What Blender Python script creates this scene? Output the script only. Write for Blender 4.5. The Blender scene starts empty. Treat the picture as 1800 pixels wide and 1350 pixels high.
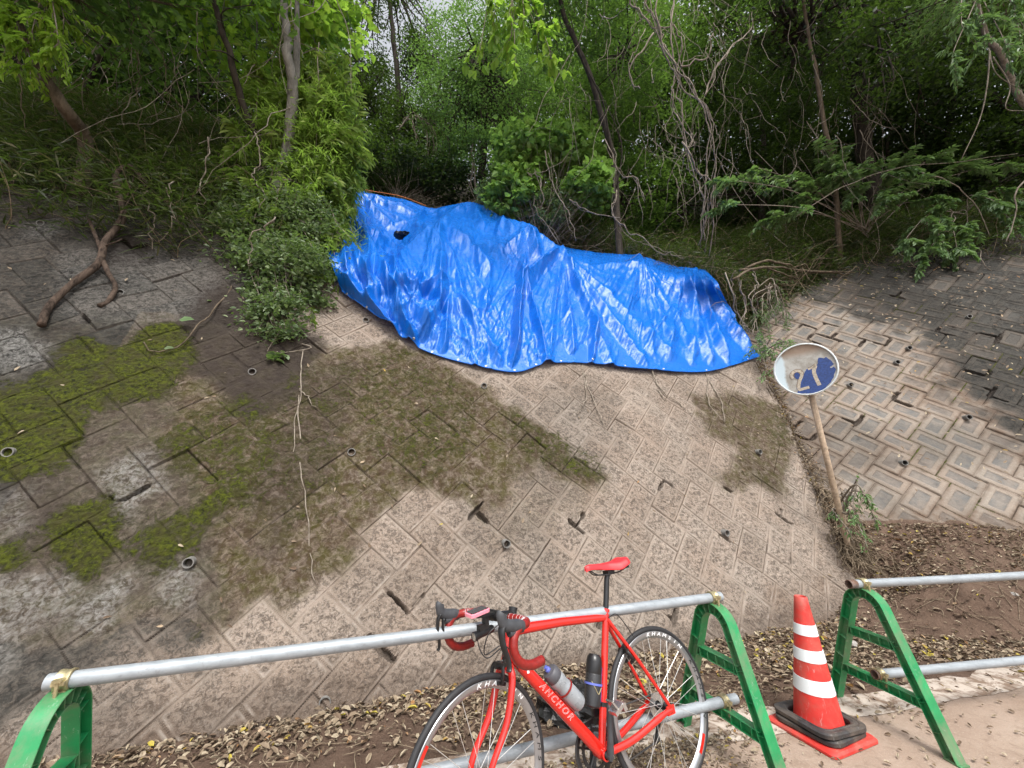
import bpy, math, random
import numpy as np
from mathutils import Matrix, Vector

# ---------------------------------------------------------------- camera, world, sun, exposure
S = bpy.context.scene
COL = S.collection
FPX, PITCH, CH = 700.0, math.radians(13), 1.42
cam = bpy.data.cameras.new('camera'); cam.sensor_width = 36; cam.lens = 36 * FPX / 1800
cam.clip_start = 0.05; cam.clip_end = 500
co = bpy.data.objects.new('camera', cam); COL.objects.link(co)
co.location = (0, 0, CH); co.rotation_euler = (math.radians(90) + PITCH, 0, 0)
S.camera = co

SUN_EL, SUN_AZ = 60, 165        # azimuth measured clockwise from +Y
w = bpy.data.worlds.new('World'); S.world = w; w.use_nodes = True
nt = w.node_tree; nt.nodes.clear()
sky = nt.nodes.new('ShaderNodeTexSky'); sky.sky_type = 'NISHITA'; sky.sun_disc = False
sky.sun_elevation = math.radians(SUN_EL); sky.sun_rotation = math.radians(SUN_AZ)
sky.air_density = 1.0; sky.dust_density = 4.0
hs = nt.nodes.new('ShaderNodeHueSaturation'); hs.inputs['Saturation'].default_value = 0.22
hs.inputs['Value'].default_value = 1.0
bg = nt.nodes.new('ShaderNodeBackground'); bg.inputs['Strength'].default_value = 0.15
ow = nt.nodes.new('ShaderNodeOutputWorld')
nt.links.new(sky.outputs[0], hs.inputs['Color']); nt.links.new(hs.outputs[0], bg.inputs[0]); nt.links.new(bg.outputs[0], ow.inputs[0])
sl = bpy.data.lights.new('sun', 'SUN'); sl.energy = 1.5; sl.angle = math.radians(16); sl.color = (1, .96, .9)
so = bpy.data.objects.new('sun', sl); COL.objects.link(so)
_e, _a = math.radians(SUN_EL), math.radians(SUN_AZ)
sd = Vector((math.sin(_a) * math.cos(_e), math.cos(_a) * math.cos(_e), math.sin(_e)))
so.rotation_euler = sd.to_track_quat('Z', 'Y').to_euler(); so.location = (0, -3, 12)
S.view_settings.view_transform = 'Standard'; S.view_settings.look = 'None'
S.view_settings.exposure = 1.05; S.view_settings.gamma = 1
S.render.engine = 'CYCLES'
S.cycles.max_bounces = 8; S.cycles.transparent_max_bounces = 8

# ---------------------------------------------------------------- maths helpers
rng = np.random.default_rng(7); random.seed(7)
A = np.array
def ray(px, py):
    u = (px - 900) / FPX; v = (py - 675) / FPX
    return A([u, math.cos(PITCH) + math.sin(PITCH) * v, math.sin(PITCH) - math.cos(PITCH) * v])
CAM = A([0, 0, CH])
def pt(px, py, t): return CAM + ray(px, py) * t
def unit(v): v = np.asarray(v, float); return v / (np.linalg.norm(v) + 1e-12)
class Plane:      # a battered wall: s along its foot, h up its slope
    def __init__(s, d, D, slope):
        s.d = A([d[0], d[1], 0.]); s.d /= np.linalg.norm(s.d); s.n = A([-s.d[1], s.d[0], 0.])
        s.D = D; s.a = math.radians(slope); s.tan = math.tan(s.a)
        s.u = s.n * math.cos(s.a) + A([0, 0, 1]) * math.sin(s.a)
        s.N = -s.n * math.sin(s.a) + A([0, 0, 1]) * math.cos(s.a)
    def P(s, a, h, o=0.): return s.d * a + s.n * s.D + s.u * h + s.N * o
    def hit(s, px, py, o=0.):
        r = ray(px, py); Q = s.n * s.D + s.N * o
        t = ((Q - CAM) @ s.N) / (r @ s.N); return CAM + r * t, t
    def sh(s, px, py):
        X, t = s.hit(px, py); return X @ s.d, (X - s.n * s.D) @ s.u
    def b(s, x, y): return x * s.n[0] + y * s.n[1] - s.D
W1 = Plane((.9417, .3364), 3.0, 60)
S1 = A([3.77, 4.78, .41])
_d2 = (math.cos(math.radians(-14)), math.sin(math.radians(-14)))
W2 = Plane(_d2, 0, 54.5); W2.D = S1 @ W2.n - S1[2] / W2.tan
ZTOP = 4.65

def hash2(i, j, k=0):
    i = np.asarray(i, np.int64); j = np.asarray(j, np.int64)
    x = (i * 73856093) ^ (j * 19349663) ^ (np.int64(k) * 83492791)
    x = (x ^ (x >> 13)) * 1274126177 & 0x7fffffff
    x = (x ^ (x >> 16)) * 668265263 & 0x7fffffff
    return (x & 0xffffff) / float(0xffffff)
def vn(x, y, k=0):
    i = np.floor(x); j = np.floor(y); fx = x - i; fy = y - j
    fx = fx * fx * (3 - 2 * fx); fy = fy * fy * (3 - 2 * fy)
    a = hash2(i, j, k); b = hash2(i + 1, j, k); c = hash2(i, j + 1, k); d = hash2(i + 1, j + 1, k)
    return (a * (1 - fx) + b * fx) * (1 - fy) + (c * (1 - fx) + d * fx) * fy
def fbm(x, y, k=0, o=4):
    r = 0; a = .5; tot = 0
    for q in range(o):
        r = r + a * vn(x, y, k + q * 17); tot += a; a *= .5; x = x * 2.03 + 5.1; y = y * 2.03 + 1.7
    return r / tot
def sst(a, b, x): t = np.clip((x - a) / (b - a), 0, 1); return t * t * (3 - 2 * t)

# ---------------------------------------------------------------- mesh helpers
class MB:
    def __init__(s): s.V = []; s.F = []; s.n = 0; s.mi = []
    def add(s, V, F, m=0):
        V = np.asarray(V, float).reshape(-1, 3)
        if isinstance(F, np.ndarray): s.F.append(F + s.n); s.mi.append(np.full(len(F), m))
        else:
            by = {}
            for f in F: by.setdefault(len(f), []).append(f)
            for k, fs in by.items(): s.F.append(A(fs) + s.n); s.mi.append(np.full(len(fs), m))
        s.V.append(V); s.n += len(V); return s
    def merge(s, o, M=None):
        for V in o.V: pass
        V = np.concatenate(o.V)
        if M is not None: V = V @ A(M.to_3x3()).T + A(M.translation)
        off = s.n; s.V.append(V)
        for F, m in zip(o.F, o.mi): s.F.append(F + off); s.mi.append(m)
        s.n += len(V); return s
    def build(s, name, mats, parent=None, smooth=False, attrs=None, auto=None):
        me = bpy.data.meshes.new(name)
        V = np.concatenate(s.V).astype(np.float32)
        me.vertices.add(len(V)); me.vertices.foreach_set('co', V.ravel())
        lt = np.concatenate([np.full(len(F), F.shape[1]) for F in s.F]).astype(np.int32)
        li = np.concatenate([F.ravel() for F in s.F]).astype(np.int32)
        me.loops.add(len(li)); me.loops.foreach_set('vertex_index', li)
        me.polygons.add(len(lt)); ls = np.concatenate([[0], np.cumsum(lt)[:-1]]).astype(np.int32)
        me.polygons.foreach_set('loop_start', ls); me.polygons.foreach_set('loop_total', lt)
        mm = np.concatenate(s.mi).astype(np.int32)
        if mm.any(): me.polygons.foreach_set('material_index', mm)
        me.polygons.foreach_set('use_smooth', np.full(len(lt), bool(smooth)))
        me.update(calc_edges=True); me.validate()
        if attrs:
            for k, v in attrs.items():
                at = me.attributes.new(k, 'FLOAT', 'POINT'); at.data.foreach_set('value', np.asarray(v, np.float32))
        for m in (mats if isinstance(mats, (list, tuple)) else [mats]): me.materials.append(m)
        if auto is not None: me.set_sharp_from_angle(angle=math.radians(auto))
        o = bpy.data.objects.new(name, me); COL.objects.link(o)
        if parent is not None: o.parent = parent
        return o
def tag(o, label=None, cat=None, group=None, kind=None):
    if label: o['label'] = label
    if cat: o['category'] = cat
    if group: o['group'] = group
    if kind: o['kind'] = kind
    return o
def empty(name, loc=(0, 0, 0), rz=0, label=None, cat=None, group=None):
    o = bpy.data.objects.new(name, None); COL.objects.link(o); o.empty_display_size = .1
    o.location = loc; o.rotation_euler = (0, 0, rz); return tag(o, label, cat, group)
def box(c, sz, R=None):
    x, y, z = A(sz) / 2.
    V = A([(-x, -y, -z), (x, -y, -z), (x, y, -z), (-x, y, -z), (-x, -y, z), (x, -y, z), (x, y, z), (-x, y, z)])
    if R is not None: V = V @ np.asarray(R).T
    return V + A(c), [(3, 2, 1, 0), (4, 5, 6, 7), (0, 1, 5, 4), (1, 2, 6, 5), (2, 3, 7, 6), (3, 0, 4, 7)]
def frames(P):
    P = A(P, float) if False else np.asarray(P, float)
    T = np.gradient(P, axis=0); T /= np.linalg.norm(T, axis=1)[:, None] + 1e-9
    up = A([0, 0, 1.]) if abs(T[0][2]) < .9 else A([1., 0, 0])
    X = unit(np.cross(up, T[0])); Xs = []
    for t in T:
        X = X - t * (X @ t); X = X / (np.linalg.norm(X) + 1e-9); Xs.append(X)
    Xs = A(Xs); return P, T, Xs, np.cross(T, Xs)
def tube(P, r, n=8, cap=True, sy=1., sx=1.):
    P, T, X, Y = frames(P); r = np.broadcast_to(np.asarray(r, float), (len(P),))
    th = np.arange(n) * 2 * math.pi / n
    V = (P[:, None] + r[:, None, None] * (X[:, None] * (np.cos(th) * sx)[None, :, None] + Y[:, None] * (np.sin(th) * sy)[None, :, None])).reshape(-1, 3)
    F = []
    i = np.arange(len(P) - 1)[:, None] * n; j = np.arange(n)[None]; k = (j + 1) % n
    F = np.stack([i + j, i + k, i + n + k, i + n + j], -1).reshape(-1, 4)
    if cap: return V, [tuple(f) for f in F] + [tuple(range(n))[::-1], tuple((len(P) - 1) * n + q for q in range(n))]
    return V, F
def smooth_path(pts, n=8):
    P = np.asarray(pts, float); P = np.vstack([2 * P[0] - P[1], P, 2 * P[-1] - P[-2]]); out = []
    for i in range(1, len(P) - 2):
        for t in np.arange(n) / n:
            out.append(.5 * ((2 * P[i]) + (-P[i - 1] + P[i + 1]) * t + (2 * P[i - 1] - 5 * P[i] + 4 * P[i + 1] - P[i + 2]) * t * t + (-P[i - 1] + 3 * P[i] - 3 * P[i + 1] + P[i + 2]) * t ** 3))
    out.append(P[-2]); return A(out)
def lathe(prof, n=24, c=(0, 0, 0), ax=None):
    prof = A(prof, float) if False else np.asarray(prof, float); th = np.arange(n) * 2 * math.pi / n
    V = np.stack([prof[:, 0, None] * np.cos(th), prof[:, 0, None] * np.sin(th), np.repeat(prof[:, 1, None], n, 1)], -1).reshape(-1, 3)
    m = len(prof); i = np.arange(m - 1)[:, None] * n; j = np.arange(n)[None]; k = (j + 1) % n
    F = np.stack([i + j, i + k, i + n + k, i + n + j], -1).reshape(-1, 4)
    if ax is not None:
        q = Vector((0, 0, 1)).rotation_difference(Vector(ax)).to_matrix(); V = V @ A(q).T
    return V + A(c), F
def grid_faces(nx, ny, keep=None):
    i = np.arange(nx - 1)[:, None]; j = np.arange(ny - 1)[None]
    F = np.stack([i * ny + j, (i + 1) * ny + j, (i + 1) * ny + j + 1, i * ny + j + 1], -1)
    return F[keep] if keep is not None else F.reshape(-1, 4)

# ---------------------------------------------------------------- material helpers
class NT:
    def __init__(s, name):
        s.m = bpy.data.materials.new(name); s.m.use_nodes = True; s.t = s.m.node_tree; s.t.nodes.clear()
        s.out = s.n('ShaderNodeOutputMaterial')
    def n(s, ty, **k):
        o = s.t.nodes.new(ty)
        for a, b in k.items():
            if hasattr(o, a): setattr(o, a, b)
        return o
    def l(s, a, b): s.t.links.new(a, b)
    def put(s, v, sock):
        if isinstance(v, (int, float)): sock.default_value = v
        elif isinstance(v, tuple): sock.default_value = v if len(v) == 4 or sock.type == 'VECTOR' else (*v, 1)
        else: s.l(v, sock)
    def attr(s, name): o = s.n('ShaderNodeAttribute'); o.attribute_name = name; return o.outputs['Fac']
    def coord(s, k='Object'): return s.n('ShaderNodeTexCoord').outputs[k]
    def scale(s, v, sc):
        o = s.n('ShaderNodeMapping'); s.l(v, o.inputs[0]); o.inputs['Scale'].default_value = sc; return o.outputs[0]
    def noise(s, scale, det=4, rough=.6, v=None, dist=0, out='Fac'):
        o = s.n('ShaderNodeTexNoise'); o.inputs['Scale'].default_value = scale; o.inputs['Detail'].default_value = det
        o.inputs['Roughness'].default_value = rough; o.inputs['Distortion'].default_value = dist
        if v is not None: s.l(v, o.inputs['Vector'])
        return o.outputs[out]
    def voro(s, scale, v=None, feat='F1', out='Distance', rnd=1):
        o = s.n('ShaderNodeTexVoronoi'); o.feature = feat; o.inputs['Scale'].default_value = scale; o.inputs['Randomness'].default_value = rnd
        if v is not None: s.l(v, o.inputs['Vector'])
        return o.outputs[out]
    def ramp(s, f, *st):
        o = s.n('ShaderNodeValToRGB'); s.l(f, o.inputs[0]); e = o.color_ramp.elements
        while len(e) < len(st): e.new(.5)
        for q, (p, c) in zip(e, st):
            q.position = p; q.color = (c, c, c, 1) if isinstance(c, (int, float)) else (*c, 1)
        return o.outputs[0]
    def mix(s, f, a, b, mode='MIX'):
        o = s.n('ShaderNodeMix'); o.data_type = 'RGBA'; o.blend_type = mode
        s.put(f, o.inputs[0]); s.put(a, o.inputs[6]); s.put(b, o.inputs[7]); return o.outputs[2]
    def math(s, op, a, b=0., c=None, cl=False):
        o = s.n('ShaderNodeMath'); o.operation = op; o.use_clamp = cl
        s.put(a, o.inputs[0]); s.put(b, o.inputs[1])
        if c is not None: s.put(c, o.inputs[2])
        return o.outputs[0]
    def bump(s, h, st=.5, d=.01, nrm=None):
        o = s.n('ShaderNodeBump'); o.inputs['Strength'].default_value = st; o.inputs['Distance'].default_value = d
        s.l(h, o.inputs['Height'])
        if nrm is not None: s.l(nrm, o.inputs['Normal'])
        return o.outputs[0]
    def bsdf(s, col, rough=.8, metal=0., nrm=None, spec=.5, **k):
        o = s.n('ShaderNodeBsdfPrincipled'); s.put(col, o.inputs['Base Color']); s.put(rough, o.inputs['Roughness'])
        o.inputs['Metallic'].default_value = metal; o.inputs['Specular IOR Level'].default_value = spec
        for a, b in k.items(): s.put(b, o.inputs[a.replace('_', ' ')])
        if nrm is not None: s.l(nrm, o.inputs['Normal'])
        s.l(o.outputs[0], s.out.inputs[0]); return o
def plain(name, col, rough=.5, metal=0., var=.15, scale=20., bump=0., spec=.5, dirt=0., **k):
    m = NT(name); c = m.coord(); f = m.noise(scale, 4, .6, c)
    a = tuple(x * (1 - var) for x in col); b = tuple(min(1, x * (1 + var)) for x in col)
    cc = m.mix(m.ramp(f, (.3, 0.), (.7, 1.)), a, b)
    if dirt:
        dm = m.math('MULTIPLY', m.ramp(m.noise(5, 6, .72, c, .5), (.46, 0.), (.68, 1.)), dirt); cc = m.mix(dm, cc, (.20, .155, .115))
        sc_ = m.ramp(m.noise(40, 5, .8, m.scale(c, (1, 1, .3)), 1.), (.60, 0.), (.66, dirt)); cc = m.mix(sc_, cc, m.mix(.45, cc, (.6, .6, .58)))
    nr = m.bump(m.noise(scale * 4, 3, .6, c), bump, .003) if bump else None
    r = m.math('ADD', m.math('MULTIPLY', f, .2), rough - .1)
    m.bsdf(cc, r, metal, nr, spec, **k); return m.m
def leafmat(name, c1, c2, c3=None, trans=.35, rough=.45):
    m = NT(name); g = m.n('ShaderNodeNewGeometry'); r = g.outputs['Random Per Island']
    st = [(0., c1), (.75, c2)] + ([(1., c3)] if c3 else [])
    col = m.ramp(r, *st)
    big = m.noise(1.1, 2, .5, m.coord())
    col = m.mix(m.ramp(big, (.35, 0.), (.65, .45)), col, m.mix(.5, col, c2, 'MULTIPLY') if False else c2)
    p = m.bsdf(col, rough, spec=.35)
    t = m.n('ShaderNodeBsdfTranslucent'); m.l(m.mix(.55, col, (.22, .40, .04), 'MIX'), t.inputs[0])
    x = m.n('ShaderNodeMixShader'); x.inputs[0].default_value = trans
    m.l(p.outputs[0], x.inputs[1]); m.l(t.outputs[0], x.inputs[2]); m.l(x.outputs[0], m.out.inputs[0]); return m.m

# ---------------------------------------------------------------- materials
def wall_mat(name, second=False):
    m = NT(name); c = m.coord(); blk = m.attr('blk'); edge = m.attr('edge')
    moss, olive, gray, white, wet, dirt = [m.attr(k) for k in ('moss', 'olive', 'gray', 'white', 'wet', 'dirt')]
    n1 = m.noise(55, 5, .7, c, .6); n2 = m.noise(9, 4, .6, c); n3 = m.noise(2.2, 3, .55, c); n4 = m.noise(150, 3, .7, c)
    if not second:
        base = m.mix(blk, (.21, .170, .137), (.282, .236, .196))
    else:
        base = m.mix(blk, (.20, .172, .143), (.25, .218, .182))
    base = m.mix(m.ramp(n3, (.35, 0.), (.65, .55)), base, (.26, .195, .15))
    vs = m.voro(42, m.n('ShaderNodeVectorMath').outputs[0] if False else c)
    n1 = m.noise(30, 5, .72, c, 1.1); pit = m.ramp(n1, (.42, 1.), (.52, 0.))
    pit2 = m.ramp(m.noise(26, 5, .75, c, 1.2), (.38, 1.), (.50, 0.))
    # pits live on the rough face, not on the smooth margin of a block
    face = m.ramp(edge, (.06, .15), (.15, 1.))
    pm = m.math('MULTIPLY', m.math('MULTIPLY', m.math('ADD', pit, m.math('MULTIPLY', pit2, .7), cl=True), face), (.14 if second else .78))
    base = m.mix(pm, base, (.062, .048, .038))
    base = m.mix(m.math('MULTIPLY', m.ramp(n4, (.55, 0.), (.7, 1.)), .5), base, (.44, .41, .38))
    if second:
        pan = m.ramp(edge, (.48, 0.), (.56, 1.))
        base = m.mix(m.math('MULTIPLY', pan, m.ramp(n2, (.35, .35), (.65, .85))), base, (.105, .108, .108))
    base = m.mix(m.math('MULTIPLY', dirt, m.ramp(n2, (.3, .3), (.6, 1.))), base, (.115, .078, .055))
    o = m.math('MULTIPLY', olive, m.ramp(m.noise(17, 6, .75, c, .8), (.44, 1.), (.64, .45)), cl=True)
    base = m.mix(o, base, m.mix(m.ramp(n2, (.4, 0.), (.62, 1.)), (.052, .034, .019), (.048, .041, .010)))
    g = m.math('MULTIPLY', gray, m.ramp(m.noise(30, 6, .72, c, .8), (.42, 1.), (.62, .80)), cl=True)
    base = m.mix(g, base, m.mix(m.ramp(n2, (.35, 0.), (.65, 1.)), (.014, .014, .0125), (.040, .038, .033)))  # algae stain and painted tree shade darken the blocks together
    base = m.mix(m.math('MULTIPLY', wet, m.ramp(n2, (.3, 1.), (.7, .75))), base, (.027, .020, .016))
    wh = m.math('MULTIPLY', white, m.ramp(m.noise(30, 7, .78, c, .7), (.42, 0.), (.64, 1.)), cl=True)
    base = m.mix(m.math('MULTIPLY', wh, .9), base, (.24, .235, .225))
    joint = m.ramp(edge, (.0, .75 if second else 1.), (.05 if second else .028, 0.))
    base = m.mix(m.math('MULTIPLY', joint, m.ramp(n3, (.38, .15), (.6, .85))), base, (.06, .048, .04))
    rim = m.math('MULTIPLY', m.ramp(edge, (.05, 0.), (.08, 1.)), m.ramp(edge, (.10, 1.), (.17, 0.)))
    if not second: base = m.mix(m.math('MULTIPLY', rim, m.math('MULTIPLY', m.ramp(n2, (.5, 0.), (.66, .5)), m.math('SUBTRACT', 1., m.math('ADD', gray, olive), cl=True))), base, (.34, .30, .26))
    mn = m.noise(34, 6, .78, c, .6)
    mm = m.ramp(m.math('ADD', moss, m.math('MULTIPLY', m.math('SUBTRACT', m.noise(11, 7, .78, c, .8), .5), 2.1)), (.34, 0.), (.66, 1.))
    mc = m.mix(m.ramp(mn, (.38, 0.), (.62, 1.)), (.005, .007, .001), (.078, .092, .004))
    mc = m.mix(m.ramp(n2, (.45, 0.), (.65, .8)), mc, (.040, .036, .010))
    base = m.mix(m.math('MULTIPLY', mm, m.ramp(mn, (.25, .75), (.5, 1.))), base, mc)
    h = m.math('ADD', m.math('MULTIPLY', n1, 1.), m.math('MULTIPLY', n4, .4))
    h = m.math('ADD', h, m.math('MULTIPLY', m.math('MULTIPLY', mn, mm), 2.2))
    m.bsdf(base, .88, 0, m.bump(h, .28 if second else .75, .012), .25)
    return m.m
M = {}
M['wall1'] = wall_mat('weathered block concrete'); M['wall2'] = wall_mat('framed block concrete', True)
def soil_mat():
    m = NT('brown soil'); c = m.coord(); a = m.noise(6, 5, .6, c); b = m.noise(60, 5, .7, c)
    col = m.mix(m.ramp(a, (.3, 0.), (.7, 1.)), (.068, .043, .031), (.125, .083, .060))
    col = m.mix(m.ramp(b, (.55, 0.), (.72, .8)), col, (.14, .105, .078))
    m.bsdf(col, .95, 0, m.bump(m.math('ADD', m.math('MULTIPLY', a, 3.), b), .8, .015), .2); return m.m
M['soil'] = soil_mat()
def road_mat():
    m = NT('worn pinkish concrete road'); c = m.coord(); a = m.noise(2.5, 5, .6, c); b = m.noise(90, 4, .7, c); v = m.voro(120, c)
    col = m.mix(m.ramp(a, (.3, 0.), (.7, 1.)), (.25, .18, .135), (.34, .265, .21))
    col = m.mix(m.ramp(b, (.55, 0.), (.7, .55)), col, (.43, .38, .33))
    col = m.mix(m.ramp(v, (.12, .55), (.3, 0.)), col, (.16, .12, .10))
    col = m.mix(m.ramp(m.noise(14, 6, .7, c, .5), (.52, 0.), (.66, .75)), col, (.22, .16, .12))
    m.bsdf(col, .9, 0, m.bump(b, .5, .006), .25); return m.m
M['road'] = road_mat()
def kerb_mat():
    m = NT('broken white concrete edge'); c = m.coord(); a = m.noise(9, 6, .7, c, .6)
    col = m.mix(m.ramp(a, (.42, 0.), (.55, 1.)), (.19, .135, .10), (.45, .39, .335))
    m.bsdf(col, .9, 0, m.bump(a, .6, .01), .25); return m.m
M['kerb'] = kerb_mat()
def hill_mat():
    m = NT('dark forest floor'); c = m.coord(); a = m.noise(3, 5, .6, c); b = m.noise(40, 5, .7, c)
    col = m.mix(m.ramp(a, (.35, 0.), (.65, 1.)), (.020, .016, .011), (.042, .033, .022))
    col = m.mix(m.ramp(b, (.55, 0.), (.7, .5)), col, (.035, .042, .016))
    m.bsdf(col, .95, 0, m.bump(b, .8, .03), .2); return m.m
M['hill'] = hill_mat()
def bark(name, c1, c2, sc=12.):
    m = NT(name); c = m.scale(m.coord(), (1, 1, .25)); a = m.noise(sc, 5, .7, c, .5); b = m.noise(sc * 5, 4, .7, c)
    col = m.mix(m.ramp(a, (.35, 0.), (.65, 1.)), c1, c2)
    m.bsdf(col, .9, 0, m.bump(m.math('ADD', a, m.math('MULTIPLY', b, .5)), .8, .02), .2); return m.m
M['bark_dark'] = bark('dark bark', (.022, .018, .015), (.07, .058, .046))
M['bark_grey'] = bark('grey bark', (.09, .085, .075), (.22, .205, .18))
M['bark_brown'] = bark('brown bark', (.06, .045, .03), (.16, .125, .09))
M['vine'] = bark('pale dead vine', (.13, .105, .08), (.33, .285, .235), 20)
M['dead'] = bark('dead branch bark', (.022, .015, .011), (.12, .085, .065), 16)
M['straw'] = bark('dry stems', (.12, .09, .06), (.30, .235, .165), 20)
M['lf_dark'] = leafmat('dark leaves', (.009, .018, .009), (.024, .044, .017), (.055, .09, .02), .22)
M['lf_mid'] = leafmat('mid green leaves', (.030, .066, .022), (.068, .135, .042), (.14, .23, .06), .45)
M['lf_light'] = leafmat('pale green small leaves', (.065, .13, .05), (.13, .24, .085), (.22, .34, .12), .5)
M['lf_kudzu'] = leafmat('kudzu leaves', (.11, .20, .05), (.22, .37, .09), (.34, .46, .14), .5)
M['lf_bright'] = leafmat('bright backlit leaves', (.17, .29, .03), (.30, .46, .05), (.44, .56, .08), .6)  # light from behind is put into the leaf colour
M['lf_bamboo'] = leafmat('bamboo grass leaves', (.11, .17, .035), (.23, .33, .06), (.40, .46, .14), .55)  # lit copy: sun on the bush put into the leaf colour
M['lf_bamboo_dk'] = leafmat('shaded bamboo grass', (.020, .027, .011), (.046, .055, .022), (.19, .165, .09), .25)  # darker copy: shade put into the blade colour
M['lf_ivy'] = leafmat('dusty ivy leaves', (.07, .11, .05), (.15, .205, .10), (.25, .30, .16), .3)
M['lf_shrub'] = leafmat('shrub leaves', (.08, .145, .06), (.16, .26, .11), (.25, .36, .15), .35)
def litter_mat():
    m = NT('dry fallen leaves'); g = m.n('ShaderNodeNewGeometry'); r = g.outputs['Random Per Island']
    col = m.ramp(r, (0., (.09, .06, .04)), (.25, (.18, .13, .09)), (.6, (.27, .215, .15)), (.9, (.43, .37, .27)), (.955, (.30, .15, .06)), (.99, (.42, .35, .05)))
    f = m.noise(60, 3, .6, m.coord()); col = m.mix(m.ramp(f, (.4, 0.), (.65, .5)), col, (.16, .11, .07))
    m.bsdf(col, .8, 0, spec=.3); return m.m
M['litter'] = litter_mat()
def tarp_mat():
    m = NT('blue polyethylene sheet'); c = m.coord()
    n = m.noise(3.5, 3, .6, c); cr = m.noise(13, 4, .6, c, 1.8); cr2 = m.noise(34, 3, .6, c, 1.2)
    cr3 = m.voro(14, c, 'DISTANCE_TO_EDGE')
    col = m.mix(n, (.003, .110, .50), (.005, .155, .64))
    rg = lambda q: m.math('ABSOLUTE', m.math('SUBTRACT', q, .5))
    h = m.math('ADD', m.math('MULTIPLY', rg(m.noise(16, 3, .6, c, 1.6)), 2.6), m.math('MULTIPLY', rg(m.noise(38, 2, .6, c, 1.)), 1.5))
    h = m.math('ADD', h, m.math('MULTIPLY', cr, .5))
    b = m.bump(h, .33, .010)
    p = m.bsdf(col, m.math('ADD', m.math('MULTIPLY', n, .12), .21), 0, b, .55)
    t = m.n('ShaderNodeBsdfTranslucent'); m.l(col, t.inputs[0]); x = m.n('ShaderNodeMixShader'); x.inputs[0].default_value = .12
    m.l(p.outputs[0], x.inputs[1]); m.l(t.outputs[0], x.inputs[2]); m.l(x.outputs[0], m.out.inputs[0]); return m.m
M['tarp'] = tarp_mat()
M['green'] = plain('green barrier plastic', (.013, .215, .068), .42, var=.2, scale=9, bump=.2, dirt=.6)
def galv():
    m = NT('galvanised steel'); c = m.coord(); a = m.noise(7, 4, .6, m.scale(c, (1, 6, 6))); b = m.noise(45, 5, .75, c)
    col = m.mix(m.ramp(a, (.3, 0.), (.7, 1.)), (.24, .265, .285), (.34, .37, .395))
    col = m.mix(m.ramp(b, (.56, 0.), (.7, .6)), col, (.18, .175, .17))
    m.bsdf(col, m.math('ADD', m.math('MULTIPLY', b, .3), .38), .25, m.bump(b, .15, .002), .5); return m.m
M['galv'] = galv()
M['zinc'] = plain('yellow zinc clamp', (.46, .40, .24), .4, .7, .3, 60)
M['rust'] = plain('rusty pipe mouth', (.14, .08, .055), .85, .2, .4, 60)
M['pvc'] = plain('grey weep pipe plastic', (.17, .165, .155), .6, 0, .25, 40)
M['hole'] = plain('dark inside of weep pipe', (.012, .010, .009), .95, 0, .2, 40)
M['cone'] = plain('faded red cone plastic', (.56, .032, .024), .52, var=.14, scale=14, bump=.2, dirt=.5)
def band():
    m = NT('white reflective band'); c = m.coord(); b = m.noise(35, 5, .7, c)
    m.bsdf(m.mix(m.ramp(b, (.55, 0.), (.75, .6)), (.70, .74, .76), (.42, .42, .40)), .45); return m.m
M['band'] = band()
M['rubber'] = plain('black rubber weight', (.028, .027, .028), .62, var=.4, scale=25, bump=.5, dirt=.4)
M['frame'] = plain('glossy red bicycle paint', (.58, .014, .008), .2, var=.03, scale=6, Coat_Weight=.6, Coat_Roughness=.06)
M['tape'] = plain('red bar tape', (.22, .012, .009), .4, var=.2, scale=60, bump=.3)
M['tyre'] = plain('tyre rubber', (.018, .018, .02), .65, var=.25, scale=60, bump=.2)
M['rim'] = plain('silver rim', (.38, .39, .41), .3, .8, .06, 12)
M['spoke'] = plain('steel spoke', (.62, .62, .60), .35, .6, .05, 12)
M['blk'] = plain('black component', (.012, .012, .013), .33, var=.3, scale=40)
M['hood'] = plain('dark grey lever hood', (.045, .047, .052), .55, var=.2, scale=40)
M['saddle'] = plain('red saddle cover', (.58, .022, .028), .42, var=.06, scale=20)
M['silver'] = plain('silver metal', (.6, .6, .6), .25, .9, .1, 30)
M['pink'] = plain('pink silicone case', (.80, .27, .34), .5, var=.05)
M['screen'] = plain('grey screen', (.06, .06, .065), .2, var=.2)
M['white'] = plain('white lettering', (.8, .8, .8), .4, var=.05)
M['black_ink'] = plain('black lettering', (.015, .015, .015), .4, var=.05)
M['bottle'] = plain('translucent grey bottle', (.30, .32, .34), .3, var=.12, scale=20, Transmission_Weight=.15)
M['bottle_cap'] = plain('grey bottle cap', (.07, .07, .08), .5, var=.1)
M['valve'] = plain('blue bottle valve', (.10, .13, .45), .4, var=.1)
def carbon():
    m = NT('black carbon weave bottle'); c = m.coord(); wv = m.n('ShaderNodeTexWave'); wv.inputs['Scale'].default_value = 90; m.l(c, wv.inputs[0])
    m.bsdf(m.mix(wv.outputs['Fac'], (.010, .010, .011), (.035, .035, .038)), .35); return m.m
M['carbon'] = carbon()
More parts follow.
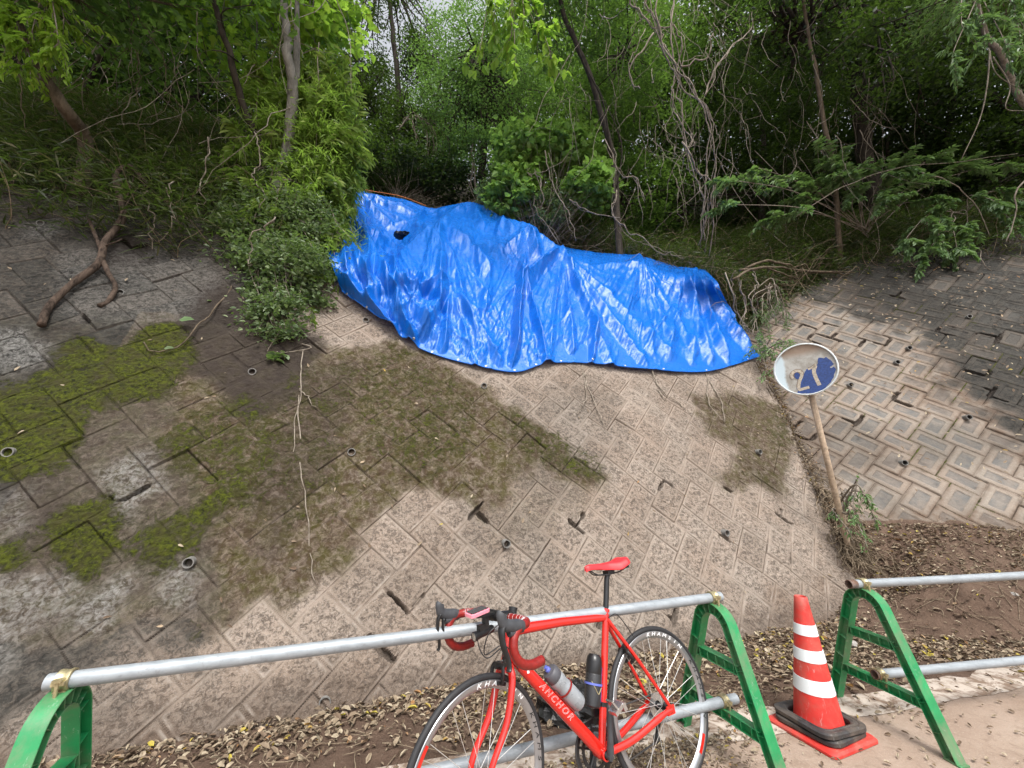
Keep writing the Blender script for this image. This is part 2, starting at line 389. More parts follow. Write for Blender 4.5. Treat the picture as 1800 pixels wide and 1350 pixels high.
def sign_mat():
    m = NT('corroded white sign face'); c = m.coord(); a = m.noise(7, 5, .65, c, .4); b = m.noise(70, 5, .75, c); z = m.n('ShaderNodeSeparateXYZ'); m.l(c, z.inputs[0])
    col = m.mix(m.ramp(a, (.42, 0.), (.58, 1.)), (.30, .285, .255), (.43, .425, .40))
    col = m.mix(m.ramp(b, (.58, 0.), (.68, .8)), col, (.20, .155, .115))
    up = m.ramp(m.math('ADD', z.outputs[1], m.math('MULTIPLY', a, .12)), (.20, 0.), (.27, .8))
    col = m.mix(up, col, (.25, .17, .115))
    lf = m.ramp(m.math('SUBTRACT', m.math('MULTIPLY', a, .1), z.outputs[0]), (.225, 0.), (.25, 1.))
    col = m.mix(lf, col, (.52, .62, .67)); m.bsdf(col, .75, 0, m.bump(b, .3, .003), .3); return m.m
M['sign'] = sign_mat()
M['sign_blue'] = plain('faded blue sign film', (.022, .055, .20), .55, var=.35, scale=55)
M['sign_num'] = plain('flaking beige numerals', (.42, .37, .30), .8, var=.4, scale=80)
M['sign_rim'] = plain('pale sign rim', (.58, .62, .63), .5, var=.15, scale=30)
M['pole'] = plain('rust stained sign pole', (.36, .27, .19), .75, 0, .35, 30, .4)
M['bag'] = plain('black plastic bag', (.012, .012, .012), .3, var=.3, scale=30, bump=.6)
M['rope'] = plain('orange rope', (.62, .17, .04), .7, var=.2, scale=50)
M['stone'] = plain('grey stone', (.30, .28, .26), .85, 0, .2, 20, .6)

# ---------------------------------------------------------------- wall pattern
def herring_g(s, h, L, W, o):
    """herringbone of L x W blocks laid at 45 degrees; o = lower left corner of one block"""
    a = (s - h) / math.sqrt(2) - o[0]; b = (s + h) / math.sqrt(2) - o[1]
    p, q = L + W, -(L - W); det = W * q - W * p
    k0 = np.floor((a * q - b * p) / det).astype(int); m0 = np.floor((W * b - W * a) / det).astype(int)
    e = np.full(a.shape, -1.); bi = np.zeros(a.shape, int); bj = np.zeros(a.shape, int); lx = np.zeros(a.shape); ly = np.zeros(a.shape)
    for dk in range(-3, 4):
        for dm in range(-2, 3):
            k = k0 + dk; m = m0 + dm; x = a - (k * W + m * p); y = b - (k * W + m * q)
            for v, (ox, oy, lw, lh) in enumerate(((0, 0, L, W), (L, q, W, L))):
                X = x - ox; Y = y - oy; ins = (X >= 0) & (X < lw) & (Y >= 0) & (Y < lh)
                ee = np.minimum(np.minimum(X, lw - X), np.minimum(Y, lh - Y))
                e = np.where(ins, ee, e); bi = np.where(ins, k * 2 + v, bi); bj = np.where(ins, m, bj); lx = np.where(ins, X - lw / 2, lx); ly = np.where(ins, Y - lh / 2, ly)
    return np.maximum(e, 0), bi, bj, lx, ly, None, None
HB = (.407, .271, (-.508, 1.03))
def herring(s, h, W, o=(0, 0)):
    a = (s - h) / math.sqrt(2) + o[0]; b = (s + h) / math.sqrt(2) + o[1]
    i = np.floor(a / W).astype(int); j = np.floor(b / W).astype(int); m = (i - j) % 4
    H = (m == 0) | (m == 1)
    bi = np.where(m == 1, i - 1, i); bj = np.where(m == 2, j - 1, j)
    lx = a - bi * W; ly = b - bj * W
    Lx = np.where(H, 2 * W, W); Ly = np.where(H, W, 2 * W)
    e = np.minimum(np.minimum(lx, Lx - lx), np.minimum(ly, Ly - ly))
    ca = (bi * W + Lx / 2) - o[0]; cb = (bj * W + Ly / 2) - o[1]
    cs = (ca + cb) / math.sqrt(2); ch = (cb - ca) / math.sqrt(2)
    return e, bi, bj, lx - Lx / 2, ly - Ly / 2, cs, ch
def poly_mask(PL, polys, s, h, blur=3, warp=.12):
    """soft mask of polygons given on the wall (s, h)"""
    s0, s1, h0, h1, st = s.min() - .3, s.max() + .3, h.min() - .3, h.max() + .3, .03
    gs = np.arange(s0, s1, st); gh = np.arange(h0, h1, st); X, Y = np.meshgrid(gs, gh, indexing='ij'); Mk = np.zeros_like(X)
    for pl, val in polys:
        Q = A([PL.sh(*p) for p in pl]); ins = np.zeros(X.shape, bool)
        for k in range(len(Q)):
            x1, y1 = Q[k]; x2, y2 = Q[(k + 1) % len(Q)]
            c = ((y1 > Y) != (y2 > Y)) & (X < (x2 - x1) * (Y - y1) / (y2 - y1 + 1e-12) + x1); ins ^= c
        Mk = np.maximum(Mk, ins * val)
    for _ in range(blur):
        Mk = (np.roll(Mk, 1, 0) + np.roll(Mk, -1, 0) + Mk) / 3; Mk = (np.roll(Mk, 1, 1) + np.roll(Mk, -1, 1) + Mk) / 3
    ws = s + (fbm(s * 5, h * 5, 3) - .5) * warp * 2; wh = h + (fbm(s * 5, h * 5, 9) - .5) * warp * 2
    x = np.clip((ws - s0) / st, 0, len(gs) - 2); y = np.clip((wh - h0) / st, 0, len(gh) - 2)
    i = x.astype(int); j = y.astype(int); fx = x - i; fy = y - j
    return (Mk[i, j] * (1 - fx) + Mk[i + 1, j] * fx) * (1 - fy) + (Mk[i, j + 1] * (1 - fx) + Mk[i + 1, j + 1] * fx) * fy

def build_wall1():
    st = .0095; ss = np.arange(-5.6, 6.9, st); hh = np.arange(-.25, ZTOP / math.sin(W1.a), st)
    s, h = np.meshgrid(ss, hh, indexing='ij')
    e, bi, bj, lx, ly, cs, ch = herring_g(s, h, *HB)
    r1 = hash2(bi, bj, 1); r2 = hash2(bi, bj, 2); r3 = hash2(bi, bj, 3); r4 = hash2(bi, bj, 4)
    ew = e + (fbm(s * 25, h * 25, 5) - .5) * .006
    z = -.013 * (1 - sst(.001, .009, ew)) * (.25 + .75 * sst(.38, .58, fbm(s * 2.3, h * 2.3, 66, 3))) + (r1 - .5) * .007 + (r2 > .9) * .010 - (r2 < .06) * .012
    z += lx * (r3 - .5) * .035 + ly * (r4 - .5) * .045
    face = sst(.02, .045, e)
    z += face * ((fbm(s * 30, h * 38, 21, 3) - .5) * .020 + .004 + (fbm(s * 9, h * 9, 31, 3) - .5) * .012)
    z += (fbm(s * 1.2, h * 1.2, 41, 2) - .5) * .10
    # chipped or open joints where a block meets its neighbours
    chip = np.zeros_like(z)
    for px, py in [(690, 1070), (680, 1135), (1015, 925), (720, 1040), (1370, 980), (1195, 1090), (1270, 960), (1280, 850), (1165, 860), (660, 1140), (1060, 1090), (845, 905), (230, 860), (1375, 905), (235, 430), (180, 560), (545, 330)]:
        a, b = W1.sh(px, py); e0, i0, j0, *_ = herring_g(A([a]), A([b]), *HB)
        d = np.hypot((s - a), (h - b)); chip = np.maximum(chip, sst(.125, .09, d + (fbm(s * 9, h * 9, 18) - .5) * .12) * sst(.020, .010, e + (fbm(s * 14, h * 14, 8) - .5) * .035))
    z -= chip * .05
    mk = lambda pl, **k: poly_mask(W1, pl, s, h, **k)
    blkw = hash2(bi, bj, 12)
    moss = mk([([(0, 680), (85, 650), (85, 605), (150, 588), (190, 618), (250, 590), (330, 570), (350, 620), (320, 700), (215, 722), (165, 715), (150, 760), (158, 805), (100, 835), (-60, 860), (-60, 690)], 1.),
               ([(70, 925), (150, 878), (205, 880), (222, 980), (150, 1042), (78, 955)], 1.), ([(-40, 950), (60, 955), (75, 1000), (-40, 1025)], .9),
               ([(240, 930), (330, 900), (400, 860), (430, 810), (450, 880), (380, 930), (330, 985), (300, 1020), (250, 985)], .85),
               ([(270, 790), (330, 730), (420, 690), (500, 740), (460, 900), (380, 880), (300, 840)], .62),
               ([(870, 715), (920, 735), (1000, 775), (1055, 800), (1050, 862), (975, 830), (900, 790)], .5),
               ([(620, 640), (700, 605), (760, 650), (850, 700), (830, 800), (740, 860), (620, 800)], .42), ([(1340, 730), (1390, 740), (1390, 790), (1350, 790)], .4),
               ([(500, 640), (620, 640), (600, 900), (470, 960)], .38), ([(310, 1100), (340, 1090), (345, 1130), (315, 1135)], .8)], blur=5, warp=.10)
    moss = np.clip(moss * (.70 + .35 * blkw), 0, 1)
    olive = mk([([(-200, 560), (330, 560), (600, 620), (520, 1060), (330, 1110), (-200, 1150)], .85), ([(300, 650), (520, 625), (640, 610), (700, 600), (760, 640), (870, 690), (960, 760), (1060, 850), (1040, 880), (940, 815), (860, 905), (800, 880), (720, 860), (640, 935), (610, 1010), (500, 1060), (400, 1020), (330, 900), (290, 720)], 1.),
                ([(1215, 700), (1290, 690), (1375, 720), (1395, 790), (1380, 880), (1330, 860), (1255, 850), (1300, 790), (1240, 765)], .95),
                ([(850, 800), (1000, 830), (1060, 900), (900, 960), (850, 900)], .25)], blur=3, warp=.16)
    gray = mk([([(-300, 250), (600, 250), (560, 500), (430, 560), (330, 600), (310, 800), (400, 960), (420, 1050), (340, 1130), (150, 1150), (-300, 1500)], 1.),
               ([(150, 1050), (420, 1000), (380, 1150), (150, 1250)], .7), ([(900, 700), (1050, 660), (1100, 760), (1000, 900), (900, 860)], .3), ([(780, 900), (980, 880), (1000, 1010), (860, 1040)], .18)], blur=7, warp=.25)
    gray = np.clip(gray * (.85 + .2 * blkw), 0, 1) * (1 - .5 * sst(.3, .7, olive) * (s > -2.2))  # dark algae stain and tree shade, both put into the colour
    white = mk([([(-40, 590), (60, 575), (80, 640), (10, 660)], .9), ([(195, 815), (275, 810), (285, 870), (220, 930), (195, 890)], .9), ([(125, 1080), (235, 1005), (250, 1045), (150, 1115)], 1.),
                ([(300, 1000), (355, 1000), (345, 1070), (300, 1075)], .9), ([(-40, 1020), (130, 1010), (140, 1060), (-40, 1200)], .75), ([(60, 390), (120, 395), (100, 420), (50, 425)], .7),
                ([(100, 440), (350, 440), (400, 500), (330, 570), (230, 590), (100, 560)], .35), ([(0, 880), (80, 850), (40, 950), (0, 960)], .5)], blur=3, warp=.1)
    wet = mk([([(320, 560), (385, 470), (440, 560), (570, 600), (520, 720), (430, 740), (330, 660)], 1.), ([(560, 640), (640, 640), (600, 800), (480, 1000), (420, 900)], .45), ([(150, 400), (260, 420), (270, 460), (190, 475)], .9), ([(60, 820), (160, 840), (140, 900), (20, 1000), (0, 900)], .5)], blur=4, warp=.12)
    wet = np.maximum(wet, chip * .72)
    wet = np.maximum(wet, sst(.30, .12, h + (fbm(s * 4, h * 4, 77) - .5) * .25) * .35)
    dirt = np.clip(mk([([(60, 1290), (400, 1180), (760, 1160), (1000, 1180), (1300, 1080), (1500, 960), (1500, 1200), (60, 1400)], .5), ([(600, 1000), (800, 850), (900, 1000), (700, 1100)], .15)], blur=6) * (.5 + blkw), 0, 1)
    dirt = np.maximum(dirt, .8 * sst(.16, .02, h + (fbm(s * 3, h * 3, 71) - .5) * .16))
    z += sst(.45, .8, moss) * fbm(s * 45, h * 45, 55, 3) * .016
    V = (W1.d * s[..., None] + W1.n * W1.D + W1.u * h[..., None] + W1.N * (z + .03)[..., None]).reshape(-1, 3)
    cut = (h > 4.22 + .25 * (fbm(s * 2, h * 0, 6) - .5)) & (s > -.35 + (h - 4.2) * .1)
    smax = 5.12 + (h - .47) * .3724 + (fbm(h * 3, s * 0, 4) - .5) * .03
    inside = ((s < smax) & ~cut)[:-1, :-1]
    nx, ny = s.shape
    mb = MB(); mb.add(V, grid_faces(nx, ny, inside))
    # prune verts not used is unnecessary
    return mb, dict(blk=hash2(bi, bj, 6).ravel(), edge=np.clip(ew / .2, 0, 1).ravel(), moss=moss.ravel(), olive=olive.ravel(), gray=gray.ravel(), white=white.ravel(), wet=wet.ravel(), dirt=dirt.ravel())
_tp = A([W2.sh(*q) for q in [(1340, 575), (1380, 530), (1400, 512), (1480, 478), (1560, 440), (1680, 425), (1800, 400), (1950, 375)]])
def W2_top(s): return np.interp(s, _tp[:, 0], _tp[:, 1]) + (fbm(s * 2.5, s * 0, 14, 5) - .5) * .75
def build_wall2():
    st = .0115; s0 = (S1 @ W2.d); ss = np.arange(s0 - 1.2, s0 + 8.2, st); hh = np.arange(.3, 6.55 / math.sin(W2.a), st)
    s, h = np.meshgrid(ss, hh, indexing='ij'); 
    e, bi, bj, lx, ly, cs, ch = herring_g(s, h, .42, .275, (.05, .02))
    r1 = hash2(bi, bj, 1); r3 = hash2(bi, bj, 3); r4 = hash2(bi, bj, 4)
    ew = e + (fbm(s * 25, h * 25, 5) - .5) * .007
    z = -.011 * (1 - sst(.002, .012, ew)) - .009 * sst(.066, .078, ew) + (r1 - .5) * .010 + lx * (r3 - .5) * .05 + ly * (r4 - .5) * .05
    z += (fbm(s * 30, h * 30, 21, 3) - .5) * .006 + (fbm(s * 1.1, h * 1.1, 41, 2) - .5) * .07
    chip = np.zeros_like(z)
    for px, py in [(1420, 575), (1465, 565), (1515, 600), (1550, 598), (1580, 515), (1470, 590), (1410, 750), (1415, 760), (1500, 735), (1670, 580), (1740, 590), (1720, 650), (1760, 690), (1590, 700), (1440, 595)]:
        a, b = W2.sh(px, py); d = np.hypot((s - a), (h - b)); chip = np.maximum(chip, sst(.17, .13, d + (fbm(s * 8, h * 8, 18) - .5) * .12) * sst(.028, .016, e + (fbm(s * 12, h * 12, 8) - .5) * .04))
    z -= chip * .05
    mk = lambda pl, **k: poly_mask(W2, pl, s, h, **k)
    blkw = hash2(bi, bj, 12); nz = fbm(s * 1.5, h * 1.5, 91, 4); st2 = fbm(s * .8 + h * .3, h * .35, 95, 4)
    gray = mk([([(1380, 380), (1800, 300), (2300, 300), (2300, 900), (1800, 790), (1700, 690), (1600, 590), (1480, 540), (1390, 520)], 1.), ([(1560, 380), (2300, 300), (2300, 700), (1800, 620), (1640, 500)], .8)], blur=60, warp=.6) * (.7 + .4 * blkw) + .35 * sst(.5, .7, fbm(s * .9, h * .9, 97, 4))  # algae stain plus overhanging tree shade, put into the wall colour
    wet = chip * .8
    dirt = np.clip((nz - .45) * 1.6, 0, .5) + .5 * sst(.52, .66, st2) + .7 * sst(.35, .05, h - 1.0 + (nz - .5) * .5) + .5 * sst(.045, .012, e)
    moss = .62 * sst(.012, .004, e) * sst(.55, .62, fbm(s * 2, h * 2, 33, 2))
    zz = np.zeros_like(s)
    V = (W2.d * s[..., None] + W2.n * W2.D + W2.u * h[..., None] + W2.N * (z - .02)[..., None]).reshape(-1, 3)
    # keep only what lies to the right of the seam
    C = V.reshape(*s.shape, 3); q1 = W1.b(C[..., 0], C[..., 1]); keepv = (C[..., 2] > (q1 * W1.tan) - .35) & (h < W2_top(s))
    keep = keepv[:-1, :-1]
    mb = MB(); mb.add(V, grid_faces(*s.shape, keep))
    return mb, dict(blk=hash2(bi, bj, 6).ravel(), edge=np.clip(ew / .14, 0, 1).ravel(), moss=moss.ravel(), olive=zz.ravel(), gray=np.clip(gray, 0, 1).ravel(), white=zz.ravel(), wet=wet.ravel(), dirt=np.clip(dirt, 0, 1).ravel())

_mb, _at = build_wall1()
wall_a = empty('retaining_wall', W1.P(0, 0), 0, 'mossy diagonal block retaining wall stained green and brown below the blue tarpaulin', 'retaining wall')
def face_obj(mb, at, mat, root):
    o = mb.build('block_facing', mat, None, smooth=False, attrs=at); o.parent = root; o.matrix_parent_inverse = Matrix.Translation(-Vector(root.location)); return o
face_obj(_mb, _at, M['wall1'], wall_a)
_mb, _at = build_wall2()
wall_b = empty('retaining_wall', W2.P(S1 @ W2.d, 1), 0, 'grey framed block retaining wall behind the round sign with leaves stuck on it', 'retaining wall')
face_obj(_mb, _at, M['wall2'], wall_b)
del _mb, _at
def weep(px, py, PL, root, r=.037, out=.02):
    X, t = PL.hit(px, py); ax = unit(-PL.n * .98 + A([0, 0, -.1]) + PL.N * .25)
    c = X + PL.N * .02
    V, F = lathe([(r, -.09), (r, out), (r * .82, out), (r * .82, -.02)], 20, c, ax); mb = MB().add(V, F)
    o = mb.build('weep_pipe', M['pvc'], None, smooth=True, auto=40); o.parent = root; o.matrix_parent_inverse = Matrix.Translation(-Vector(root.location))
    V, F = lathe([(r * .82, -.018), (r * .4, -.03), (0.0005, -.03)], 20, c, ax)
    q = MB().add(V, F).build('pipe_mouth', M['hole'], o); q.matrix_parent_inverse = Matrix()
for px, py in [(618, 797), (335, 990), (888, 957), (1025, 803), (849, 681), (643, 566), (22, 798), (445, 657), (215, 519), (1331, 796), (1272, 938), (572, 1232), (76, 398)]: weep(px, py, W1, wall_a, .034, .034)
for px, py in [(1495, 678), (1702, 735), (1589, 815), (1598, 613), (1703, 558), (1577, 638)]: weep(px, py, W2, wall_b, .036, .012)

# ---------------------------------------------------------------- blue tarpaulin
def catrom(P, u):
    """P: (n, ...) control values, u in 0..n-1"""
    n = len(P); i = np.clip(np.floor(u).astype(int), 0, n - 2); f = u - i
    g = lambda k: P[np.clip(k, 0, n - 1)]
    sh = (-1,) + (1,) * (P.ndim - 1); f = f.reshape(sh)
    a, b, c, d = g(i - 1), g(i), g(i + 1), g(i + 2)
    return .5 * (2 * b + (c - a) * f + (2 * a - 5 * b + 4 * c - d) * f * f + (-a + 3 * b - 3 * c + d) * f ** 3)
def wt(px, py): return W1.hit(px, py)[1]
CT = [
 [(610, 328, 10.0), (665, 343, 10.4), (712, 352, 10.5), (762, 366, 10.6), (822, 357, 10.6), (880, 378, 10.3), (960, 424, 9.9), (1050, 444, 9.5), (1120, 449, 9.0), (1185, 467, 8.7), (1240, 474, 8.5)],
 [(592, 362, 9.1), (645, 370, 9.5), (700, 377, 9.6), (760, 386, 9.7), (822, 378, 9.7), (885, 398, 9.5), (963, 434, 9.2), (1050, 452, 8.9), (1123, 459, 8.6), (1188, 477, 8.3), (1252, 486, 8.1)],
 [(576, 392, 7.5), (640, 403, 8.0), (700, 428, 8.3), (778, 397, 7.7), (850, 412, 8.1), (925, 403, 8.1), (985, 441, 7.9), (1060, 468, 8.0), (1128, 476, 8.0), (1195, 492, 7.9), (1266, 508, 7.7)],
 [(572, 432, 0, -.25), (640, 455, 0, -.3), (700, 480, 0, -.3), (768, 470, 0, -.2), (845, 478, 0, -.15), (915, 480, 0, -.1), (980, 492, 0, -.1), (1057, 515, 0, -.1), (1135, 525, 0, -.12), (1205, 537, 0, -.15), (1285, 548, 0, -.2)],
 [(588, 480, 0, -.3), (652, 512, 0, -.35), (710, 540, 0, -.32), (765, 555, 0, -.25), (838, 572, 0, -.2), (908, 580, 0, -.18), (972, 577, 0, -.18), (1048, 585, 0, -.18), (1132, 592, 0, -.16), (1210, 600, 0, -.16), (1305, 588, 0, -.2)],
 [(602, 513, 0, -.14), (650, 547, 0, -.14), (714, 598, 0, -.12), (762, 624, 0, -.10), (832, 644, 0, -.09), (905, 657, 0, -.08), (962, 641, 0, -.09), (1040, 641, 0, -.10), (1128, 651, 0, -.08), (1240, 656, 0, -.08), (1336, 628, 0, -.12)]]
_ct = np.zeros((6, 11, 3))
for _i, _r in enumerate(CT):
    for _j, q in enumerate(_r):
        _ct[_i, _j] = (q[0], q[1], q[2] if len(q) == 3 else wt(q[0], q[1]) + q[3])
def tarp_surface(nu=600, nv=400):
    u = np.linspace(0, 10, nu); v = np.linspace(0, 5, nv)
    R = catrom(_ct, v)                       # nv, 11, 3
    G = catrom(np.swapaxes(R, 0, 1), u)      # nu, nv, 3
    px, py, t = G[..., 0], G[..., 1], G[..., 2]
    # chart coordinates for folds
    X = px + 7 * (fbm(px / 60, py / 60, 2) - .5) * 2; Y = py + 7 * (fbm(px / 60, py / 60, 8) - .5) * 2
    D = np.zeros_like(px)
    def ridge(x1, y1, x2, y2, w, a, w2=None, end=.15):
        nonlocal D
        w2 = w if w2 is None else w2
        dx, dy = x2 - x1, y2 - y1; L = math.hypot(dx, dy)
        f = ((X - x1) * dx + (Y - y1) * dy) / L ** 2; d = np.abs((X - x1) * dy - (Y - y1) * dx) / L
        ww = w + (w2 - w) * np.clip(f, 0, 1); k = np.clip(1 - d / ww, 0, 1)
        D += a * k ** 1.25 * sst(-.06, .05, f) * (.35 + .65 * sst(0, .3, f)) * sst(1 + end, 1 - end, f)
    # tents: (peak) -> folds running away from it
    F_ = [  # x1,y1,x2,y2,width,amp,width2
     (778, 397, 700, 470, 16, .16, 30), (778, 397, 772, 560, 13, .15, 20), (795, 400, 860, 480, 14, .13, 22), (775, 400, 735, 520, 9, .08, 18),
     (778, 400, 850, 640, 7, .07, 16), (790, 500, 720, 600, 12, .10, 18), (795, 505, 775, 622, 8, .10, 14), (795, 505, 880, 640, 8, .09, 15), (795, 505, 830, 640, 5, .05, 14), (795, 500, 735, 600, 5, .06, 12),
     (925, 403, 945, 450, 9, .14, 14), (925, 403, 885, 440, 10, .10, 18), (925, 403, 975, 445, 8, .08, 16),
     (985, 442, 920, 500, 10, .15, 18), (920, 455, 903, 640, 9, .20, 12), (915, 460, 955, 636, 6, .12, 10), (985, 442, 1045, 560, 7, .10, 14), (985, 442, 1130, 640, 6, .10, 16), (985, 442, 1010, 640, 6, .09, 16),
     (990, 442, 1180, 630, 4, .05, 16), (985, 445, 960, 640, 5, .07, 14), (985, 442, 1075, 640, 4, .06, 14),
     (1120, 450, 1105, 540, 10, .09, 24), (1120, 450, 1175, 600, 8, .10, 20), (1120, 450, 1070, 520, 9, .07, 20), (1120, 450, 1150, 640, 5, .05, 14), (1120, 452, 1230, 630, 5, .06, 14),
     (1205, 472, 1245, 640, 9, .12, 14), (1222, 472, 1275, 645, 7, .13, 12), (1232, 474, 1315, 625, 8, .11, 16), (1200, 475, 1170, 640, 8, .07, 18), (1215, 475, 1215, 650, 5, .07, 12), (1225, 478, 1330, 600, 4, .06, 12),
     (600, 392, 660, 520, 9, .12, 16), (620, 400, 720, 560, 10, .14, 16), (640, 405, 650, 540, 7, .10, 12), (600, 395, 620, 510, 8, .10, 12), (660, 430, 760, 590, 9, .12, 14), (690, 450, 700, 570, 8, .11, 14), (715, 470, 790, 560, 8, -.10, 16),
     (620, 336, 640, 400, 8, .12, 14), (622, 336, 690, 400, 6, .10, 14), (625, 336, 740, 380, 5, .08, 12), (665, 345, 640, 395, 6, .06, 10), (610, 360, 600, 400, 8, .08, 10),
     (822, 358, 780, 395, 9, .12, 18), (822, 358, 850, 400, 8, .10, 16), (822, 358, 900, 400, 6, .09, 14), (745, 366, 735, 400, 7, .08, 12), (870, 375, 930, 400, 6, .08, 12), (885, 385, 870, 410, 6, .06, 10),
     (590, 470, 640, 530, 10, .10, 12), (700, 540, 735, 610, 10, .10, 10), (640, 520, 700, 590, 9, .12, 9), (860, 470, 850, 560, 8, .06, 14), (1045, 560, 1040, 642, 10, .12, 8), (1030, 600, 1000, 640, 9, -.06, 9)]
    for q in F_: ridge(*q)
    rt = np.random.default_rng(21); big = D; D = np.zeros_like(px)
    for (x1, y1, lo, hi, n_) in ((778, 397, 50, 130, 16), (795, 503, 40, 140, 12), (925, 403, 40, 130, 8), (985, 442, 25, 150, 26), (1120, 450, 40, 140, 18), (1222, 472, 50, 125, 18), (605, 395, 20, 80, 12), (660, 430, 30, 90, 10), (822, 358, 10, 170, 12), (624, 336, 10, 80, 10), (910, 480, 70, 115, 8), (700, 500, 40, 110, 8)):
        for _ in range(n_):
            an = math.radians(rt.uniform(lo, hi)); L_ = rt.uniform(60, 230); o_ = rt.uniform(0, 40); w_ = rt.uniform(1.8, 4.2)
            ridge(x1 + o_ * math.cos(an) + rt.normal(0, 5), y1 + o_ * math.sin(an), x1 + L_ * math.cos(an), y1 + L_ * math.sin(an), w_, rt.choice([-1, 1, 1]) * rt.uniform(.007, .020), w_ * 2.0)
    for _ in range(90):
        x1, y1 = rt.uniform(620, 1290), rt.uniform(400, 640); an = rt.normal(1.57, .9); L_ = rt.uniform(15, 60); ridge(x1, y1, x1 + L_ * math.cos(an), y1 + L_ * math.sin(an), rt.uniform(2.2, 4), rt.uniform(-.012, .017))
    D = D + big
    # horizontal sag roll between crest and face
    ridge(600, 402, 700, 445, 12, .18); ridge(700, 445, 760, 405, 10, .10); ridge(690, 505, 790, 500, 9, .10); ridge(1035, 470, 1120, 470, 7, .05)
    g2 = fbm(px / 16 + py / 60, py / 34, 61, 4) - .5; g3 = 1 - np.abs(fbm(px / 13 + py / 50, py / 40, 71, 3) - .5) * 6
    D += g2 * .085 + np.clip(g3, -1, 1) * .008
    g4 = 1 - np.abs(fbm(px / 5, py / 7, 81, 3) - .5) * 6
    D += np.clip(g4, -1, 1) * .0018
    vv = v[None, :] / 5 * np.ones_like(px)
    D *= .42 + .58 * sst(0, .08, vv)
    r = np.stack([(px - 900) / FPX, math.cos(PITCH) + math.sin(PITCH) * (py - 675) / FPX, math.sin(PITCH) - math.cos(PITCH) * (py - 675) / FPX], -1)
    P = CAM + r * t[..., None]
    Nn = np.cross(np.gradient(P, axis=0), np.gradient(P, axis=1)); Nn /= np.linalg.norm(Nn, axis=-1)[..., None] + 1e-9
    flip = np.sign((Nn * (CAM - P)).sum(-1)); Nn *= flip[..., None]
    out = unit(A([.15, -.75, .65]))
    P = P + (Nn * .45 + out * .55) * D[..., None] * 1.15
    # never behind the wall face
    o = (P - W1.n * W1.D) @ W1.N; low = P[..., 2] < 4.2
    push = np.where(low, np.clip(.085 - o, 0, .5), 0); P = P + W1.N * push[..., None]
    return P
TP = tarp_surface()
tarp = empty('tarpaulin', TP[300, 200], 0, 'creased bright blue tarpaulin draped over the collapsed slope above the block wall', 'tarpaulin')
def under(o, root): o.parent = root; o.matrix_parent_inverse = root.matrix_world.inverted() if False else Matrix.Translation(-Vector(root.location)); return o
_o = MB().add(TP.reshape(-1, 3), grid_faces(*TP.shape[:2])).build('sheet', M['tarp'], None, smooth=True); under(_o, tarp)
for _i in np.linspace(16, 580, 15).astype(int):
    c = TP[_i, -6]; nrm = unit(np.cross(TP[_i + 2, -5] - TP[_i - 2, -5], TP[_i, -2] - TP[_i, -9])); nrm = nrm * np.sign(nrm @ (CAM - c))
    V, F = lathe([(.006, 0), (.009, .003), (.015, .002), (.016, -.002)], 12, c + nrm * .006, nrm)
    _o = MB().add(V, F).build('eyelet', M['silver'], None, smooth=True); under(_o, tarp)
_o = MB().add(*tube(TP[::3, -2], .009, 6)).build('hem', M['tarp'], None, smooth=True); under(_o, tarp)
_o = MB().add(*tube(smooth_path([TP[3, 2] + A([0, 0, .06]), TP[42, 1] + A([0, 0, .08]), TP[110, 0] + A([0, 0, .07]), TP[165, 1] + A([0, 0, .04])]), .008, 6)).build('rope', M['rope'], None, smooth=True)
tag(_o, 'thin orange rope stretched along the top edge of the blue tarpaulin', 'rope')
# crumpled black bag lying in a dip of the sheet
_c = TP[5, 5]
_th, _ph = np.meshgrid(np.linspace(0, 2 * math.pi, 41)[:-1], np.linspace(.02, math.pi - .02, 20), indexing='ij')
_r = 1 + .55 * (fbm(_th * 3, _ph * 4, 5) - .5) + .5 * (np.abs(fbm(_th * 6, _ph * 7, 15) - .5) * 2)
_d = np.stack([np.cos(_th) * np.sin(_ph) * .15, np.sin(_th) * np.sin(_ph) * .12, np.cos(_ph) * .05], -1) * _r[..., None]
_c = pt(708, 414, 7.75)
_o = MB().add((_c + _d).reshape(-1, 3), A([[i * 20 + j, ((i + 1) % 40) * 20 + j, ((i + 1) % 40) * 20 + j + 1, i * 20 + j + 1] for i in range(40) for j in range(19)])).build('plastic_bag', M['bag'], None)
tag(_o, 'crumpled black plastic bag lying in a fold of the blue tarpaulin', 'bag')
_gb = CAM + ray(1003, 1243) * ((.05 - CH) / ray(1003, 1243)[2])
_o = MB().add((_gb + _d * A([1.3, 1.3, 2.2])).reshape(-1, 3), A([[i * 20 + j, ((i + 1) % 40) * 20 + j, ((i + 1) % 40) * 20 + j + 1, i * 20 + j + 1] for i in range(40) for j in range(19)])).build('plastic_bag', M['bag'], None)
tag(_o, 'shiny crumpled black bag on the soil behind the bicycle frame', 'bag')

